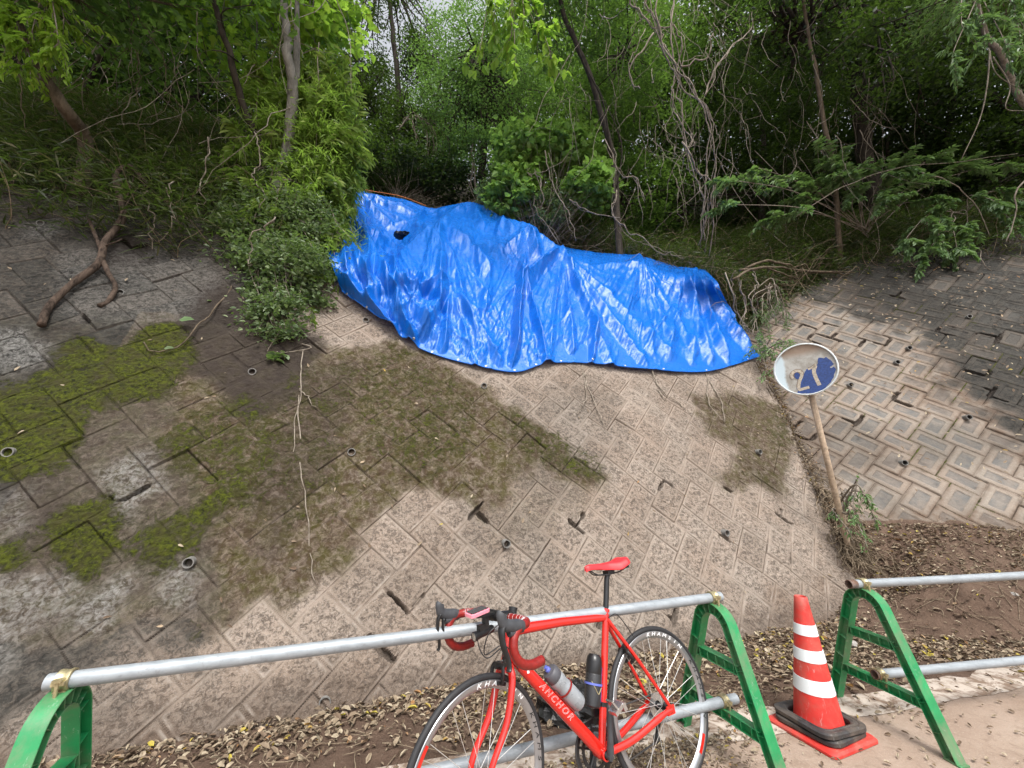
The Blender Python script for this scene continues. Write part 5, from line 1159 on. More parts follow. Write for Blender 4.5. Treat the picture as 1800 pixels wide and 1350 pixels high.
tree('tree', 'big dark forked trunk with a limb reaching left in the upper right shade', 'tree',
     [on(1522, 282, 8.6), pt(1522, 262, 8.6), pt(1510, 190, 8.6), pt(1498, 130, 8.5), pt(1478, 70, 8.4), pt(1470, 0, 8.3), pt(1465, -140, 8.2)], .22, M['bark_dark'],
     [(pt(1450, -100, 8.6), (3., 2.4, 1.5), 130, 70, .6), (pt(1400, 60, 9.4), (1.4, 1.4, .8), 50, 70, .45), (pt(1600, 60, 9.6), (1.8, 1.4, 1.0), 60, 70, .45), (A([9.5, 6.5, 10.4]), (2.8, 1.8, .9), 110, 60, .6)], 'lf_dark', .11, .5, 9, 'rhomb', 20,
     parts=[([pt(1520, 200, 8.6), pt(1545, 130, 8.6), pt(1556, 50, 8.6), pt(1565, -80, 8.6)], .13), ([pt(1480, 60, 8.4), pt(1430, 50, 8.2), pt(1380, 48, 8.1), pt(1350, 20, 8.0)], .06), ([pt(1560, 275, 8.8), pt(1562, 240, 8.8), pt(1585, 190, 8.8), pt(1605, 140, 8.9)], .045)])
tree('tree', 'slender pale trunk rising beside the leafy shrub on top of the framed wall', 'tree',
     [pt(1482, 472, 7.0), pt(1474, 420, 6.9), pt(1466, 300, 6.9), pt(1450, 220, 6.9), pt(1436, 140, 6.9), pt(1420, 60, 6.9), pt(1405, -40, 6.9)], .06, M['bark_brown'],
     [(pt(1400, -60, 6.9), (1.3, 1.2, .7), 40, 60, .45)], 'lf_mid', .09, .45, 10, 'rhomb', 8)
tree('tree', 'pale vine strangled trunk leaning right at the top right edge', 'tree',
     [on(1870, 330, 5.0), pt(1850, 240, 5.0), pt(1800, 180, 5.0), pt(1765, 110, 5.0), pt(1735, 60, 5.0), pt(1715, 0, 5.0), pt(1690, -80, 5.0)], .07, M['vine'],
     [(pt(1700, -20, 4.9), (.8, .8, .35), 30, 26, .3), (pt(1800, -60, 4.9), (1.5, 1.2, .7), 50, 46, .4)], 'lf_shrub', .11, .3, 11, 'oval', 10,
     parts=[([pt(1740, 90, 4.9), pt(1735, 150, 4.85), pt(1722, 210, 4.9), pt(1690, 280, 5.0)], .014), ([pt(1745, 100, 4.9), pt(1775, 150, 4.85), pt(1768, 190, 4.8), pt(1800, 195, 4.9)], .012), ([pt(1738, 85, 4.95), pt(1752, 130, 4.8), pt(1800, 160, 4.8)], .010)])
# --- more trees deeper in the wood, each on its own
deep = [(1180, 14.5, 'mid', 'leafy tree behind the pale hanging vines right of centre'), (1320, 13.0, 'dark', 'dark leafy tree behind the limb of the forked trunk'), (1680, 11.5, 'dark', 'dark tree behind the right end of the leafy shrub'), (1820, 9.8, 'dark', 'dark tree in the top right corner'),
        (970, 15.5, 'mid', 'tall tree behind the leaning vine wrapped trunk'), (560, 15.5, 'dark', 'far dark tree behind the grey trunk'), (310, 11.0, 'dark', 'shaded tree behind the bamboo grass in the upper left'), (120, 9.5, 'dark', 'shaded tree behind the leaning brown trunk'), (-60, 8.0, 'dark', 'dark tree at the left edge'), (1440, 15.5, 'dark', 'dark tree far behind the slender pale trunk'),
        (760, 18.5, 'mid', 'pale far tree between the open tree and the bushy tree'), (1080, 12.5, 'mid', 'light green tree between the vine wrapped trunk and the pale vines')]
for k, (px, t, lm_, lab) in enumerate(deep):
    g = on(px, 300, t); r = veg_rng(60 + k); H_ = {560: 4.2, 760: 4.8}.get(px, 7.)
    P_ = [g, g + A([r.normal(0, .15), r.normal(0, .15), H_ * .3]), g + A([r.normal(0, .3), r.normal(0, .3), H_ * .65]), g + A([r.normal(0, .4), r.normal(0, .4), H_])]
    dens = 170 if px > 1000 or px < 500 else 100
    tree('tree', lab, 'tree', P_, .11, M['bark_dark'], [(P_[-1] - A([0, 0, .2]), (2.5, 2.1, 1.7), dens, 75, .55), (P_[2] - A([0, 0, .6]), (2.2, 1.9, 1.5), int(dens * .8), 75, .5), (P_[1] - A([0, 0, .2]), (1.9, 1.6, 1.1), int(dens * .55), 70, .5)],
         'lf_dark' if lm_ == 'dark' else 'lf_mid', .115, .5, 60 + k, 'rhomb', 14, 'trees deep in the wood', r0=.035)
# --- far wood and the canopy over both walls
r = veg_rng(90); mb = MB()
n = 3400; az = np.concatenate([r.uniform(-62, 0, 1500), r.uniform(0, 68, 1900)]); dist = r.uniform(16, 24, n); el = r.uniform(0, 62, n)
gap = (np.abs(az + 18) < 10) & (el > 35); hole = fbm(az * .16 + 40, el * .16, 7, 3); k = ~(gap & (hole > .31)) & ((hole < .58) | (az < -26) | (az > -3)); az, dist, el = az[k], dist[k], el[k]
C = np.stack([np.sin(np.radians(az)) * dist, np.cos(np.radians(az)) * dist, 1.4 + np.tan(np.radians(el)) * dist * .9], -1)
o = r.normal(0, 1, (len(C), 85, 3)) * A([1, 1, .55]) * .62
Q = (C[:, None] + o).reshape(-1, 3); mb.add(*leaves(Q, .24, .55, None, .6, 'rhomb', r=r))
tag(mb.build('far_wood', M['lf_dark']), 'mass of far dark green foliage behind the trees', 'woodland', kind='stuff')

# --- undergrowth on the slope above the walls
def scatter(n, fs, r):
    """points on the hill: fs gives px, py range and depth range, dropped to the ground"""
    px = r.uniform(fs[0], fs[1], n); return px
def slope_points(PL, s0, s1, b0, b1, n, r):
    s = r.uniform(s0, s1, n); b = r.uniform(b0, b1, n); P = PL.d[None] * s[:, None] + PL.n[None] * (PL.D + b)[:, None]; P[:, 2] = hz(P[:, 0], P[:, 1]); return P
def in_tarp(P, up=.0):
    k = np.array([(a, b) in tz for a, b in zip(np.floor(P[:, 0] / .2).astype(int), np.floor(P[:, 1] / .2).astype(int))]); return k
def bamboo(n, P, mat, label, Lr, hgt, seed, name='bamboo_grass', droop=.5, out=None, cat='bamboo grass'):
    r = veg_rng(seed); mb = MB(); k = r.integers(0, len(P), n); B = P[k] + r.normal(0, .05, (n, 3)); lean = (A(out) if out is not None else A([0, -.6, .6]))
    h = r.uniform(.05, hgt, n); B = B + lean * h[:, None] + A([0, 0, .3]) * (h[:, None] ** .5) * .6
    az = r.uniform(0, 2 * math.pi, n); d = np.stack([np.cos(az), np.sin(az), r.normal(-droop, .45, n)], -1); d += lean * .5; d /= np.linalg.norm(d, axis=1)[:, None]
    up = r.normal(0, .5, (n, 3)) + A([0, -.3, 1]); sd = np.cross(d, up); sd /= np.linalg.norm(sd, axis=1)[:, None]; nn = np.cross(sd, d)
    V, F = leaves(B, Lr, .11, (d, sd, nn), kind='blade', r=r); mb.add(V, F)
    return tag(mb.build(name, mat), label, cat, kind='stuff')
r = veg_rng(110)
PL_ = slope_points(W1, -7.5, -.9, 2.3, 6.5, 9000, r); PL_ = PL_[~in_tarp(PL_)]
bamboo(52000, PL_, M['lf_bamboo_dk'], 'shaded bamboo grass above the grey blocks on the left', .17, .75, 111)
mb = MB()
for i in range(520):
    p = PL_[r.integers(0, len(PL_))]; P = twig_path(p, (r.normal(0, .4), -.5, 1), r.uniform(.5, 1.3), 6, .22, r, .12); mb.add(*tube(P, np.linspace(.006, .002, 7), 4, False))
tag(mb.build('dry_stems', M['straw'], smooth=True), 'dry bent stems among the shaded bamboo grass on the left', 'stems', kind='stuff')
# bright bamboo bush left of the tarpaulin
def bush(name, label, cat, blobs, leaf, L, Wd, seed, kind='blade', stems=40, per=60, cr=.22, smat='straw', tilt=.6, base=None, group=None):
    r = veg_rng(seed); lf = MB(); st = MB(); b0 = A(base if base is not None else blobs[0][0]); root = empty(name, b0, 0, label, cat, group)
    for c, rad, n in blobs:
        C, Q = clumps(c, rad, n, per, cr, r, .7); 
        if kind == 'blade':
            m = len(Q); out = Q - A(c); out /= np.linalg.norm(out, axis=1)[:, None] + 1e-6; d = out * .8 + r.normal(0, .6, (m, 3)) + A([0, 0, -.35]); d /= np.linalg.norm(d, axis=1)[:, None]; up = r.normal(0, .5, (m, 3)) + A([0, -.3, 1]); sd = np.cross(d, up); sd /= np.linalg.norm(sd, axis=1)[:, None]
            lf.add(*leaves(Q, L, Wd, (d, sd, np.cross(sd, d)), kind='blade', r=r))
        else: lf.add(*leaves(Q, L, Wd, None, tilt, kind, fold=.4, curl=-.1, r=r))
        for e in C[r.permutation(len(C))[:stems]]:
            m = (b0 + e) / 2 + r.normal(0, .15, 3); P = smooth_path([b0 + r.normal(0, .1, 3), m, e], 5); st.add(*tube(P, np.linspace(.009, .0025, len(P)), 4, False))
    under(st.build('stems', M[smat], None, smooth=True), root); under(lf.build('foliage', M[leaf], None), root); return root
bush('bamboo_bush', 'bright yellow green bamboo bush bulging over the left end of the tarpaulin', 'bush',
     [(pt(x, y, t), (a, .35, b), n) for x, y, t, a, b, n in ((540, 200, 6.3, .40, .22, 34), (568, 215, 6.3, .26, .30, 36), (572, 262, 6.2, .22, .24, 34), (560, 262, 6.1, .34, .26, 36), (582, 300, 6.2, .18, .22, 30), (580, 312, 6.0, .26, .24, 34), (540, 320, 5.9, .30, .26, 28), (575, 350, 6.0, .18, .22, 26), (565, 372, 5.8, .24, .26, 26), (510, 245, 6.1, .36, .30, 30), (480, 190, 6.3, .40, .22, 26), (560, 170, 6.6, .40, .20, 24), (530, 385, 5.6, .22, .22, 18), (470, 300, 5.9, .40, .35, 22))], 'lf_bamboo', .15, .13, 120, per=80, base=on(560, 330, 6.6))
bush('hanging_ivy', 'mass of small dusty green ivy leaves hanging over the wall left of the tarpaulin', 'ivy',
     [(W1.hit(470, 420)[0] + W1.N * .22, (.55, .3, .5), 90), (W1.hit(500, 500)[0] + W1.N * .2, (.45, .25, .42), 90), (W1.hit(545, 440)[0] + W1.N * .25, (.30, .25, .5), 60), (W1.hit(490, 575)[0] + W1.N * .10, (.26, .12, .28), 36), (W1.hit(430, 470)[0] + W1.N * .1, (.28, .15, .4), 24), (W1.hit(520, 360)[0] + W1.N * .3, (.6, .35, .45), 70), (W1.hit(555, 520)[0] + W1.N * .1, (.14, .12, .35), 16), (W1.hit(410, 420)[0] + W1.N * .12, (.22, .12, .2), 12), (W1.hit(570, 400)[0] + W1.N * .25, (.2, .25, .6), 40), (W1.hit(465, 540)[0] + W1.N * .06, (.2, .08, .3), 14)], 'lf_ivy', .055, .6, 121, 'oval', 26, 40, .17, 'vine', .8, W1.hit(480, 380)[0])
bush('bramble_leaves', 'cluster of round grey green leaves hanging at the lower tip of the ivy', 'ivy', [(W1.hit(495, 635)[0] + W1.N * .06, (.11, .05, .08), 6)], 'lf_ivy', .075, .8, 122, 'oval', 4, 7, .05, 'vine', .5, W1.hit(505, 600)[0])
bush('bamboo_bush', 'bamboo twigs spilling over the left edge of the blue sheet below the bright bush', 'bush', [(pt(585, 400, 5.9), (.22, .25, .30), 22), (pt(570, 470, 5.2), (.16, .15, .35), 20), (pt(618, 440, 5.7), (.13, .12, .22), 9)], 'lf_bamboo', .10, .17, 123, per=34, base=pt(560, 380, 6.2))
bush('kudzu_bush', 'bright broad leaved kudzu bush above the middle of the tarpaulin', 'bush',
     [(pt(925, 270, 10.2), (.85, .6, .55), 60), (pt(905, 340, 10.0), (.55, .5, .6), 40), (pt(1000, 260, 10.2), (.8, .6, .45), 50), (pt(1040, 330, 9.8), (.6, .5, .45), 26)], 'lf_kudzu', .17, .8, 124, 'oval', 26, 32, .26, 'vine', .6, on(940, 360, 10.3))
bush('leafy_bush', 'mid green bush at the foot of the kudzu right behind the tarpaulin', 'bush', [(pt(880, 345, 10.5), (.6, .5, .5), 50), (pt(960, 370, 9.9), (.5, .4, .4), 40)], 'lf_ivy', .09, .5, 125, 'oval', 20, 50, .22, 'vine', .6, on(890, 380, 10.5))
bush('leafy_bush', 'dark bushes in the shade behind the far top edge of the tarpaulin', 'bush', [(pt(690, 300, 11.6), (1.5, .8, .5), 90), (pt(790, 325, 11.8), (.9, .6, .5), 50), (pt(660, 240, 12.2), (1.2, .8, .5), 60)], 'lf_dark', .11, .5, 126, 'oval', 20, 60, .35, 'vine', .6, on(700, 340, 11.4))
# layered shrub on the right wall
def spray_shrub(name, label, tips, base, leaf, L, seed, cat='shrub', Wd=.42, per=30, P0=None, bl=1.):
    P0 = P0 or pt
    r = veg_rng(seed); st = MB(); lf = MB(); base = A(base); root = empty(name, base, 0, label, cat)
    for (px, py, t) in tips:
        e = P0(px, py, t); m = base * .5 + e * .5 + A([0, 0, .22]) + r.normal(0, .08, 3); P = smooth_path([base + r.normal(0, .08, 3), m, e, e + (e - m) * .25 - A([0, 0, .08])], 8); st.add(*tube(P, np.linspace(.012, .003, len(P)), 5, False))
        T = np.gradient(P, axis=0); T /= np.linalg.norm(T, axis=1)[:, None]
        for q in range(7):
            i = r.integers(len(P) // 3, len(P) - 1); d = unit(T[i] + r.normal(0, .5, 3) * A([1, 1, .4])); Q = twig_path(P[i], d, r.uniform(.25, .55) * bl, 8, .1, r, .03); st.add(*tube(Q, np.linspace(.005, .0018, 9), 4, False))
            n = per; f = r.integers(1, 9, n); B = Q[f] + r.normal(0, .012, (n, 3)); tt = d[None] * .6 + np.cross(d, [0, 0, 1])[None] * r.choice([-1, 1], n)[:, None] * r.uniform(.5, 1.2, n)[:, None] + A([0, 0, -.25]) + r.normal(0, .22, (n, 3)); tt /= np.linalg.norm(tt, axis=1)[:, None]
            up = r.normal(0, .3, (n, 3)) + A([0, -.2, 1]); sd = np.cross(tt, up); sd /= np.linalg.norm(sd, axis=1)[:, None]; lf.add(*leaves(B, L, Wd, (tt, sd, np.cross(sd, tt)), kind='oval', fold=.5, curl=-.12, r=r))
    under(st.build('stems', M['vine'], None, smooth=True), root); under(lf.build('foliage', M[leaf], None), root)
spray_shrub('leafy_shrub', 'broad layered green shrub arching over the top of the framed wall', [(1310, 320, 7.2), (1300, 360, 7.3), (1350, 300, 7.2), (1400, 310, 7.0), (1450, 275, 6.9), (1480, 290, 6.7), (1520, 300, 6.6), (1560, 310, 6.4), (1620, 290, 6.2), (1680, 290, 6.1), (1740, 290, 5.9), (1600, 330, 6.1), (1640, 350, 6.0), (1500, 340, 6.6), (1420, 350, 6.9), (1370, 380, 7.1), (1555, 350, 6.2), (1390, 330, 7.0), (1490, 310, 6.6), (1580, 295, 6.3)], pt(1520, 410, 6.9), 'lf_shrub', .125, 130, per=44)
spray_shrub('bamboo_shoots', 'arching bamboo shoots sticking out of the bright bamboo bush', [(480, 150, 6.2), (520, 130, 6.3), (560, 130, 6.4), (590, 150, 6.4), (600, 190, 6.3), (612, 230, 6.3), (618, 275, 6.2), (612, 320, 6.1), (600, 350, 6.0), (590, 390, 5.9), (590, 420, 5.7), (560, 420, 5.5), (500, 350, 5.5), (450, 300, 5.7), (430, 250, 5.9), (600, 240, 6.0), (560, 200, 6.0), (520, 260, 5.9), (580, 310, 5.8), (550, 360, 5.6)], pt(545, 300, 6.3), 'lf_bamboo', .15, 138, 'bamboo', .14, 40)
spray_shrub('bamboo_shoots', 'bamboo leaves drooping over the dusty ivy beside the tarpaulin', [(500, 360, 5.4), (540, 380, 5.4), (580, 400, 5.4), (560, 440, 5.2), (590, 460, 5.1), (520, 430, 5.1), (480, 400, 5.0), (550, 500, 4.9), (450, 350, 5.1), (600, 430, 5.3)], pt(540, 330, 5.9), 'lf_bamboo', .11, 139, 'bamboo', .14, 26)
spray_shrub('leafy_shrub', 'green leaf sprays hanging onto the framed wall right of the shrub', [(1600, 410, 5.9), (1650, 400, 5.7), (1680, 425, 5.6), (1630, 440, 5.8), (1740, 350, 5.4), (1790, 350, 5.2), (1700, 400, 5.6), (1770, 380, 5.3)], pt(1690, 370, 6.0), 'lf_shrub', .125, 131, per=44)
spray_shrub('leafy_shrub', 'leaf sprays hanging down into the top right corner', [(1690, 30, 4.4), (1730, 50, 4.3), (1760, 60, 4.2), (1790, 30, 4.2), (1680, 80, 4.5), (1800, 90, 4.1)], pt(1740, -60, 4.6), 'lf_shrub', .10, 132, Wd=.3)
spray_shrub('leafy_shrub', 'yellow green leaf sprays hanging into the top left corner', [(20, 10, 4.4), (60, 40, 4.4), (100, 50, 4.3), (40, 70, 4.4), (110, 20, 4.5), (80, 10, 4.4), (10, 50, 4.3)], pt(50, -70, 4.6), 'lf_bright', .09, 133, Wd=.4)
spray_shrub('leafy_shrub', 'hanging shoots of pale heart shaped leaves at the top centre', [(870, 20, 6.2), (850, 50, 6.2), (905, 90, 6.1), (940, 40, 6.2), (920, 10, 6.2), (960, 70, 6.3), (900, 40, 6.2)], pt(900, -60, 6.4), 'lf_bright', .15, 134, Wd=.75, per=7)
spray_shrub('leafy_shrub', 'small pale leaved weed at the right tip of the blue sheet', [(1350, 610, 6.5), (1380, 600, 6.4), (1365, 630, 6.4), (1345, 640, 6.5), (1330, 605, 6.7), (1390, 620, 6.3)], W2.hit(1352, 625)[0], 'lf_shrub', .06, 135, 'weed', per=12, P0=_pt0, bl=.5)
spray_shrub('leafy_shrub', 'grey green bamboo weed hanging from the root clump right of the tarpaulin', [(1340, 540, 6.6), (1365, 520, 6.5), (1380, 545, 6.4), (1330, 570, 6.6), (1395, 560, 6.3)], pt(1350, 505, 6.9), 'lf_ivy', .07, 136, 'weed', Wd=.25, per=14)
spray_shrub('leafy_shrub', 'small green weed growing at the foot of the leaning sign pole', [(1500, 880, 4.35), (1520, 870, 4.3), (1510, 910, 4.3), (1490, 930, 4.3), (1515, 935, 4.2), (1530, 895, 4.3)], _pt0(1490, 905, 4.5), 'lf_shrub', .042, 137, 'weed', per=8, P0=_pt0, bl=.22)
# tangle of dry brush above the right part of the tarpaulin
def edge_pts(n, r, spread=.5):
    """points on the hill just behind the right part of the sheet and the seam"""
    px = r.uniform(880, 1420, n); top = np.interp(px, [880, 960, 1060, 1120, 1230, 1290, 1420], [380, 424, 446, 450, 474, 520, 500]); t = np.interp(px, [880, 960, 1060, 1120, 1230, 1290, 1420], [10.5, 10.1, 9.7, 9.2, 8.6, 8.2, 8.6])
    P = A([_pt0(a, b, c) for a, b, c in zip(px, top, t)]); P[:, :2] += W1.n[:2] * r.uniform(-.05, spread, n)[:, None]; P[:, 2] = np.maximum(hz(P[:, 0], P[:, 1]), P[:, 2] - .35); return P
r = veg_rng(140); EP = edge_pts(3500, r, 1.1)
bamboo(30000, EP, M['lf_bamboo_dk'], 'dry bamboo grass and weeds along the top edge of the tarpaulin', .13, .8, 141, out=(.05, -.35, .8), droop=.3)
EP3 = slope_points(W2, 1.8, 12.5, 4.0, 7.5, 8000, r); EP3 = EP3[~in_tarp(EP3)]
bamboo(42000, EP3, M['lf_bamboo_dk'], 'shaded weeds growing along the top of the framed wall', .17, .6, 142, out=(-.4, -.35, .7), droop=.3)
mb = MB()
for i in range(1500):
    p = EP[r.integers(0, len(EP))] if i % 3 else EP3[r.integers(0, len(EP3))]
    P = twig_path(p, (r.normal(0, .6), r.normal(-.2, .4), .8), r.uniform(.5, 1.6), 8, .28, r, .14); mb.add(*tube(P, np.linspace(.0075, .002, 9), 4, False))
tag(mb.build('dry_stems', M['straw'], smooth=True), 'tangle of dry brown stems along the top of the tarpaulin and the framed wall', 'stems', kind='stuff')
s4 = r.uniform(_tp[0, 0] - .6, _tp[-1, 0], 5000); h4 = W2_top(s4) + r.uniform(-.15, 1.3, 5000); P4 = W2.d[None] * s4[:, None] + W2.n[None] * W2.D + W2.u[None] * h4[:, None] - W2.N[None] * .2
bamboo(26000, P4, M['lf_bamboo_dk'], 'weeds and dry grass hanging over the ragged upper edge of the framed wall', .14, .35, 143, out=(-.1, -.6, .2), droop=.8)
mb = MB(); 
for i in range(420):
    P = twig_path(P4[r.integers(0, 5000)], (r.normal(0, .7), -.5, r.normal(0, .5)), r.uniform(.25, .9), 7, .3, r, .12); mb.add(*tube(P, np.linspace(.007, .002, 8), 4, False))
for i in range(420):       # dead roots around the foot of the seam
    f = abs(r.normal(.1, .13)); p = S1 + (A([4.39, 6.81, 3.36]) - S1) * f + A([r.normal(.08, .09), r.normal(0, .05), .06])
    P = twig_path(p, (r.normal(0, .5), -.5, -.4), r.uniform(.12, .4), 6, .4, r, .1); P = P + W2.N * .05; mb.add(*tube(P, np.linspace(.006, .002, 7), 4, False))
mb.add(*leaves(P4[:3500] + W2.N * .12, .07, .35, kind='oval', fold=.8, curl=.2, r=r))
tag(mb.build('dry_debris', M['straw'], smooth=True), 'dry roots, stems and dead leaves along the edges of the framed wall', 'debris', kind='stuff')
# --- vines that can be told apart
def vines(name, label, lines, mat='vine', cat='vine', rr=.011, wob=.05, seed=0, n=1):
    r = veg_rng(seed); root = empty(name, pt(*lines[0][0]), 0, label, cat)
    for q, L in enumerate(lines):
        P = A([pt(*p) for p in L]); 
        for m in range(n):
            Q = smooth_path(P + (r.normal(0, .05, P.shape) if m else 0), 7); Q = Q + (np.stack([fbm(np.arange(len(Q)) * .45 + m * 9, np.full(len(Q), q * 3.3), seed + a, 3) for a in range(3)], -1) - .5) * wob * 4
            under(MB().add(*tube(Q, np.linspace(rr, rr * .55, len(Q)) * (1 if m == 0 else .5), 6, True)).build('stem', M[mat], None, smooth=True), root)
vines('hanging_vines', 'pale bare vines hanging together in front of the dark wood right of centre', [
    [(1120, -40, 7.8), (1150, 30, 7.8), (1165, 90, 7.8), (1190, 140, 7.8), (1195, 200, 7.8), (1215, 290, 7.8), (1235, 350, 7.8), (1240, 420, 7.9)], [(1150, -40, 7.7), (1160, 60, 7.7), (1200, 130, 7.7), (1240, 200, 7.7), (1255, 270, 7.8), (1250, 380, 7.9)],
    [(1190, -40, 7.9), (1175, 60, 7.8), (1210, 160, 7.8), (1245, 210, 7.8), (1240, 330, 7.9), (1228, 430, 8.0)], [(1100, -20, 7.8), (1140, 40, 7.8), (1185, 50, 7.8), (1195, 110, 7.9), (1180, 180, 7.8), (1215, 240, 7.8), (1200, 280, 7.8)],
    [(1145, 60, 7.7), (1110, 120, 7.7), (1120, 160, 7.7)], [(1195, 115, 7.7), (1240, 100, 7.7), (1250, 60, 7.7)], [(1205, 255, 7.6), (1225, 300, 7.7), (1250, 330, 7.8), (1245, 450, 8.0)], [(1235, 170, 7.7), (1280, 90, 7.7), (1320, 50, 7.7)]], rr=.017, seed=150, n=2)
vines('hanging_vines', 'pale vines trailing down from the kudzu bush onto the top of the tarpaulin', [
    [(930, 290, 9.6), (935, 330, 9.6), (950, 380, 9.5), (985, 425, 9.4)], [(960, 270, 9.5), (975, 330, 9.5), (1000, 380, 9.4), (1010, 420, 9.3)], [(1060, 250, 9.3), (1090, 300, 9.2), (1120, 320, 9.2), (1135, 350, 9.1)], [(940, 300, 9.6), (955, 350, 9.5), (930, 390, 9.6)],
    [(1085, 335, 9.1), (1075, 380, 9.0), (1110, 410, 8.9), (1160, 440, 8.7), (1200, 452, 8.5)], [(1000, 350, 9.4), (1040, 375, 9.3), (1090, 385, 9.2)]], rr=.016, seed=151, n=2)
vines('hanging_vines', 'curtain of thin dead vines in the dark hollow above the far sheet end', [
    [(725, 205, 11.6), (732, 240, 11.6), (738, 290, 11.6), (735, 325, 11.6)], [(730, 200, 11.6), (750, 230, 11.6), (748, 320, 11.6)], [(742, 205, 11.6), (765, 240, 11.6), (762, 300, 11.6)], [(700, 225, 11.5), (725, 205, 11.6), (770, 215, 11.6)], [(830, 260, 11.2), (835, 300, 11.2), (840, 350, 11.1)], [(835, 285, 11.2), (828, 320, 11.2), (848, 360, 11.1)]], rr=.02, seed=152, n=3, wob=.06)
vines('hanging_vines', 'light looping vines hanging in the dark wood at the upper left', [
    [(215, -30, 5.6), (235, 40, 5.6), (238, 85, 5.5), (248, 120, 5.5), (245, 170, 5.5), (250, 240, 5.5)], [(235, 10, 5.5), (260, 60, 5.5), (285, 105, 5.5), (295, 150, 5.5), (335, 215, 5.5)], [(40, 70, 4.9), (32, 110, 4.9), (32, 160, 4.9), (42, 210, 4.9), (60, 250, 4.9)], [(45, 65, 4.9), (60, 90, 4.9), (95, 150, 4.9)], [(90, 160, 5.0), (96, 190, 5.0), (100, 215, 5.0)]], rr=.008, seed=153, mat='bark_brown', wob=.03)
vines('hanging_vines', 'thin pale vines hanging through the bamboo grass left of the ivy', [
    [(365, 235, 5.0), (362, 300, 4.9), (350, 350, 4.8), (340, 375, 4.8)], [(300, 320, 4.7), (290, 350, 4.6), (300, 380, 4.5), (285, 420, 4.5)], [(455, 240, 5.4), (450, 290, 5.2), (440, 310, 5.1), (465, 350, 5.0), (450, 385, 4.9)], [(250, 330, 4.6), (265, 360, 4.6), (262, 400, 4.55), (275, 440, 4.5)], [(480, 385, 4.3), (460, 400, 4.3), (440, 440, 4.3), (435, 470, 4.3)]], rr=.008, seed=154)
vines('woody_roots', 'thick bare branches lying along the top of the framed wall', [
    [(1300, 475, 7.0), (1360, 468, 6.9), (1420, 478, 6.8), (1480, 482, 6.6), (1495, 480, 6.6)], [(1310, 470, 7.0), (1350, 458, 6.9), (1390, 468, 6.8), (1415, 465, 6.8), (1425, 480, 6.8)], [(1290, 490, 7.0), (1340, 470, 6.9), (1400, 490, 6.8)], [(1420, 480, 6.7), (1500, 478, 6.5)]], 'bark_brown', 'branch', .026, .02, 155)
vines('woody_roots', 'bare root stems hanging down beside the right end of the blue tarpaulin', [
    [(1325, 480, 6.9), (1330, 500, 6.8), (1318, 520, 6.8), (1330, 550, 6.7), (1320, 590, 6.6)], [(1300, 495, 7.0), (1310, 540, 6.9), (1305, 570, 6.8), (1330, 590, 6.6)], [(1355, 500, 6.8), (1352, 530, 6.7), (1360, 560, 6.6)], [(1280, 480, 7.1), (1290, 520, 7.0), (1300, 560, 6.9), (1345, 600, 6.6)]], 'vine', 'branch', .012, .03, 156, 2)
vines('curved_stem', 'long pale stem arching over the leafy shrub at the right', [[(1400, 380, 6.6), (1480, 330, 6.3), (1580, 295, 6.0), (1680, 285, 5.7), (1790, 270, 5.4)]], 'vine', 'branch', .008, .01, 157)
vines('curved_stem', 'pale stem bending down from the shrub onto the framed wall', [[(1620, 305, 5.7), (1670, 320, 5.5), (1715, 360, 5.4), (1740, 415, 5.3)]], 'vine', 'branch', .012, .01, 158)
vines('curved_stem', 'pale stem hanging at the right edge beside the framed wall', [[(1810, 310, 4.9), (1785, 340, 4.9), (1785, 380, 4.9), (1768, 425, 4.9)]], 'vine', 'branch', .015, .01, 159)
vines('curved_stem', 'long dead twig lying down the dark top of the framed wall', [[(1565, 430, 6.25), (1610, 470, 5.95), (1665, 517, 5.5)]], 'vine', 'branch', .008, .01, 160)
vines('curved_stem', 'wavy dead twig on the framed wall near the right edge', [[(1722, 435, 5.45), (1728, 462, 5.25), (1755, 485, 5.1), (1800, 508, 4.85)]], 'vine', 'branch', .008, .01, 161)
def wvine(label, pts, rr=.008, off=.05, mat='vine', seed=0, name='climbing_root', cat='root', extra=()):
    root = None
    for L in [pts] + list(extra):
        P = A([W1.hit(a, b)[0] + W1.N * off for a, b in L]); Q = smooth_path(P, 7); Q = Q + (np.stack([fbm(np.arange(len(Q)) * .5, np.zeros(len(Q)) + L[0][0], seed + a, 3) for a in range(3)], -1) - .5) * .05
        if root is None: root = empty(name, Q[0], 0, label, cat)
        under(MB().add(*tube(Q, np.linspace(rr, rr * .5, len(Q)), 6, True)).build('stem', M[mat], None, smooth=True), root)
wvine('long thin root hanging down the middle of the mossy wall below the ivy', [(532, 620), (528, 700), (518, 770), (512, 850)], .006, extra=[[(525, 700), (528, 790), (535, 870), (543, 960), (552, 1030)], [(528, 690), (545, 705), (555, 722)]])
wvine('dark stem with two leaves trailing left below the ivy', [(430, 470), (385, 545), (350, 580), (310, 622), (270, 625), (258, 610)], .009, .06, 'bark_brown', 3)
wvine('pale roots dropping from under the hem at the middle of the tarpaulin', [(1020, 645), (1032, 690), (1052, 735), (1060, 760)], .008, extra=[[(1022, 648), (1028, 700), (1016, 725), (1014, 733)]])
wvine('brown root curving down right of the middle from under the tarpaulin', [(1140, 650), (1158, 690), (1190, 715), (1216, 735)], .010, .05, 'vine', 5, extra=[[(1150, 688), (1160, 700), (1168, 712)]])
wvine('thin forked root dropping near the right end of the tarpaulin hem', [(1236, 655), (1242, 675), (1240, 705), (1262, 740), (1272, 745)], .009, .05, 'vine', 7, extra=[[(1242, 670), (1262, 705), (1270, 745)]])
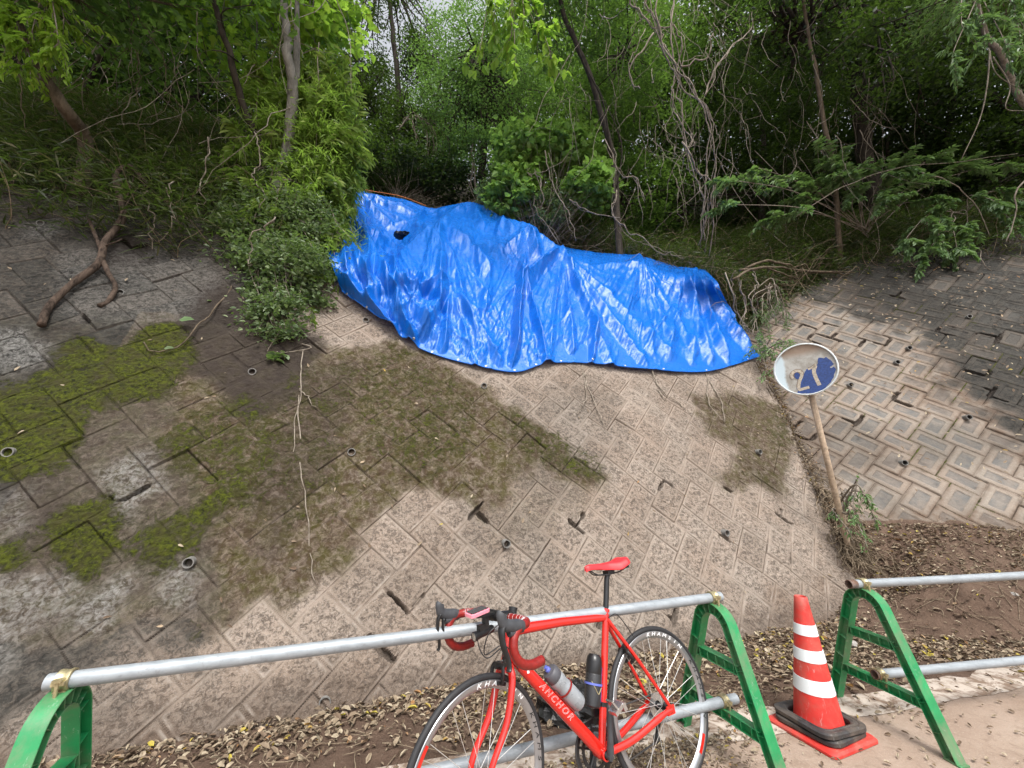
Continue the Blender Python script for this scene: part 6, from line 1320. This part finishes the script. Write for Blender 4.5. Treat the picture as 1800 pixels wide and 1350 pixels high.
wvine('tiny dark root cluster along the seam of the two walls', [(1325, 640), (1345, 680), (1375, 730), (1400, 790), (1425, 830)], .010, .06, 'bark_brown', 9, extra=[[(1330, 650), (1350, 700), (1372, 735)], [(1400, 780), (1410, 800), (1440, 850), (1445, 900)], [(1425, 860), (1440, 890), (1460, 950)]])
# fine tangle of hanging stems through the wood
r = veg_rng(170); mb = MB()
for i in range(430):
    if i % 3: px, t, y0, y1 = r.uniform(980, 1560), r.uniform(8.2, 11.5), r.uniform(-60, 330), 0
    else: px, t, y0, y1 = r.uniform(-20, 620), r.uniform(5.6, 8.5), r.uniform(-60, 200), 0
    L = r.uniform(.5, 2.6); P = twig_path(_pt0(px, y0, t), (r.normal(0, .35), r.normal(0, .2), -1), L, 12, .16, r, .05)
    mb.add(*tube(P, np.linspace(r.uniform(.004, .010), .0025, 13), 4, False))
    if i % 2:
        Q = twig_path(P[r.integers(3, 9)], (r.normal(), r.normal(), -.3), L * .4, 7, .25, r, .05); mb.add(*tube(Q, np.linspace(.004, .0015, 8), 4, False))
tag(mb.build('thin_vines', M['vine'], smooth=True), 'countless thin bare vines tangled through the wood', 'vines', kind='stuff')
# broken dead branch lying on the left wall
wv = lambda a, b, o=.10: W1.hit(a, b)[0] + W1.N * o
root = empty('dead_branch', wv(190, 450), 0, 'forked dead branch lying on the grey blocks at the left', 'branch')
mb = MB()
for L, r0, r1 in (([wv(222, 352, .35), wv(225, 380, .3), wv(228, 405, .2), wv(215, 422, .16), wv(192, 445, .12), wv(180, 478, .1), wv(135, 512, .09), wv(95, 550, .08), wv(82, 585, .09)], .037, .028), ([wv(184, 462, .1), wv(195, 490, .09), wv(208, 515, .08), wv(197, 540, .08), wv(182, 552, .1)], .023, .021), ([wv(165, 405, .14), wv(176, 432, .12), wv(185, 455, .1)], .016, .02), ([wv(222, 352, .35), wv(250, 350, .4), wv(275, 372, .3)], .026, .03)):
    P = smooth_path(L, 6); mb.add(*tube(P, np.linspace(r0, r1, len(P)) * (1 + .35 * (fbm(np.arange(len(P)) * .6, np.zeros(len(P)), 5) - .5)), 10, True))
under(mb.build('limb', M['dead'], None, smooth=True), root)
for a in ([wv(190, 450, .12), wv(215, 455, .2), wv(228, 452, .22)], [wv(225, 400, .2), wv(245, 370, .3), wv(255, 352, .35)], [wv(222, 415, .2), wv(240, 400, .3), wv(262, 375, .35)]):
    under(MB().add(*tube(smooth_path(a, 4), .007, 5)).build('twig', M['dead'], None, smooth=True), root)
wvine('dark root arching along the top of the grey blocks at the left edge', [(-20, 345), (30, 358), (68, 366), (110, 350)], .014, .12, 'bark_dark', 11)
# two single leaves on the trailing stem and one yellow leaf on the moss
for (px, py), L, m_, lab in (((318, 572), .13, 'lf_shrub', 'single broad green leaf on the trailing stem'), ((292, 622), .07, 'lf_ivy', 'small pale green leaf at the end of the trailing stem')):
    P = wv(px, py, .07)[None]; mb = MB().add(*leaves(P, L, .6, (W1.d[None], -W1.u[None], W1.N[None]), kind='oval', fold=.6, curl=.2)); tag(mb.build('leaf', M[m_]), lab, 'leaf')
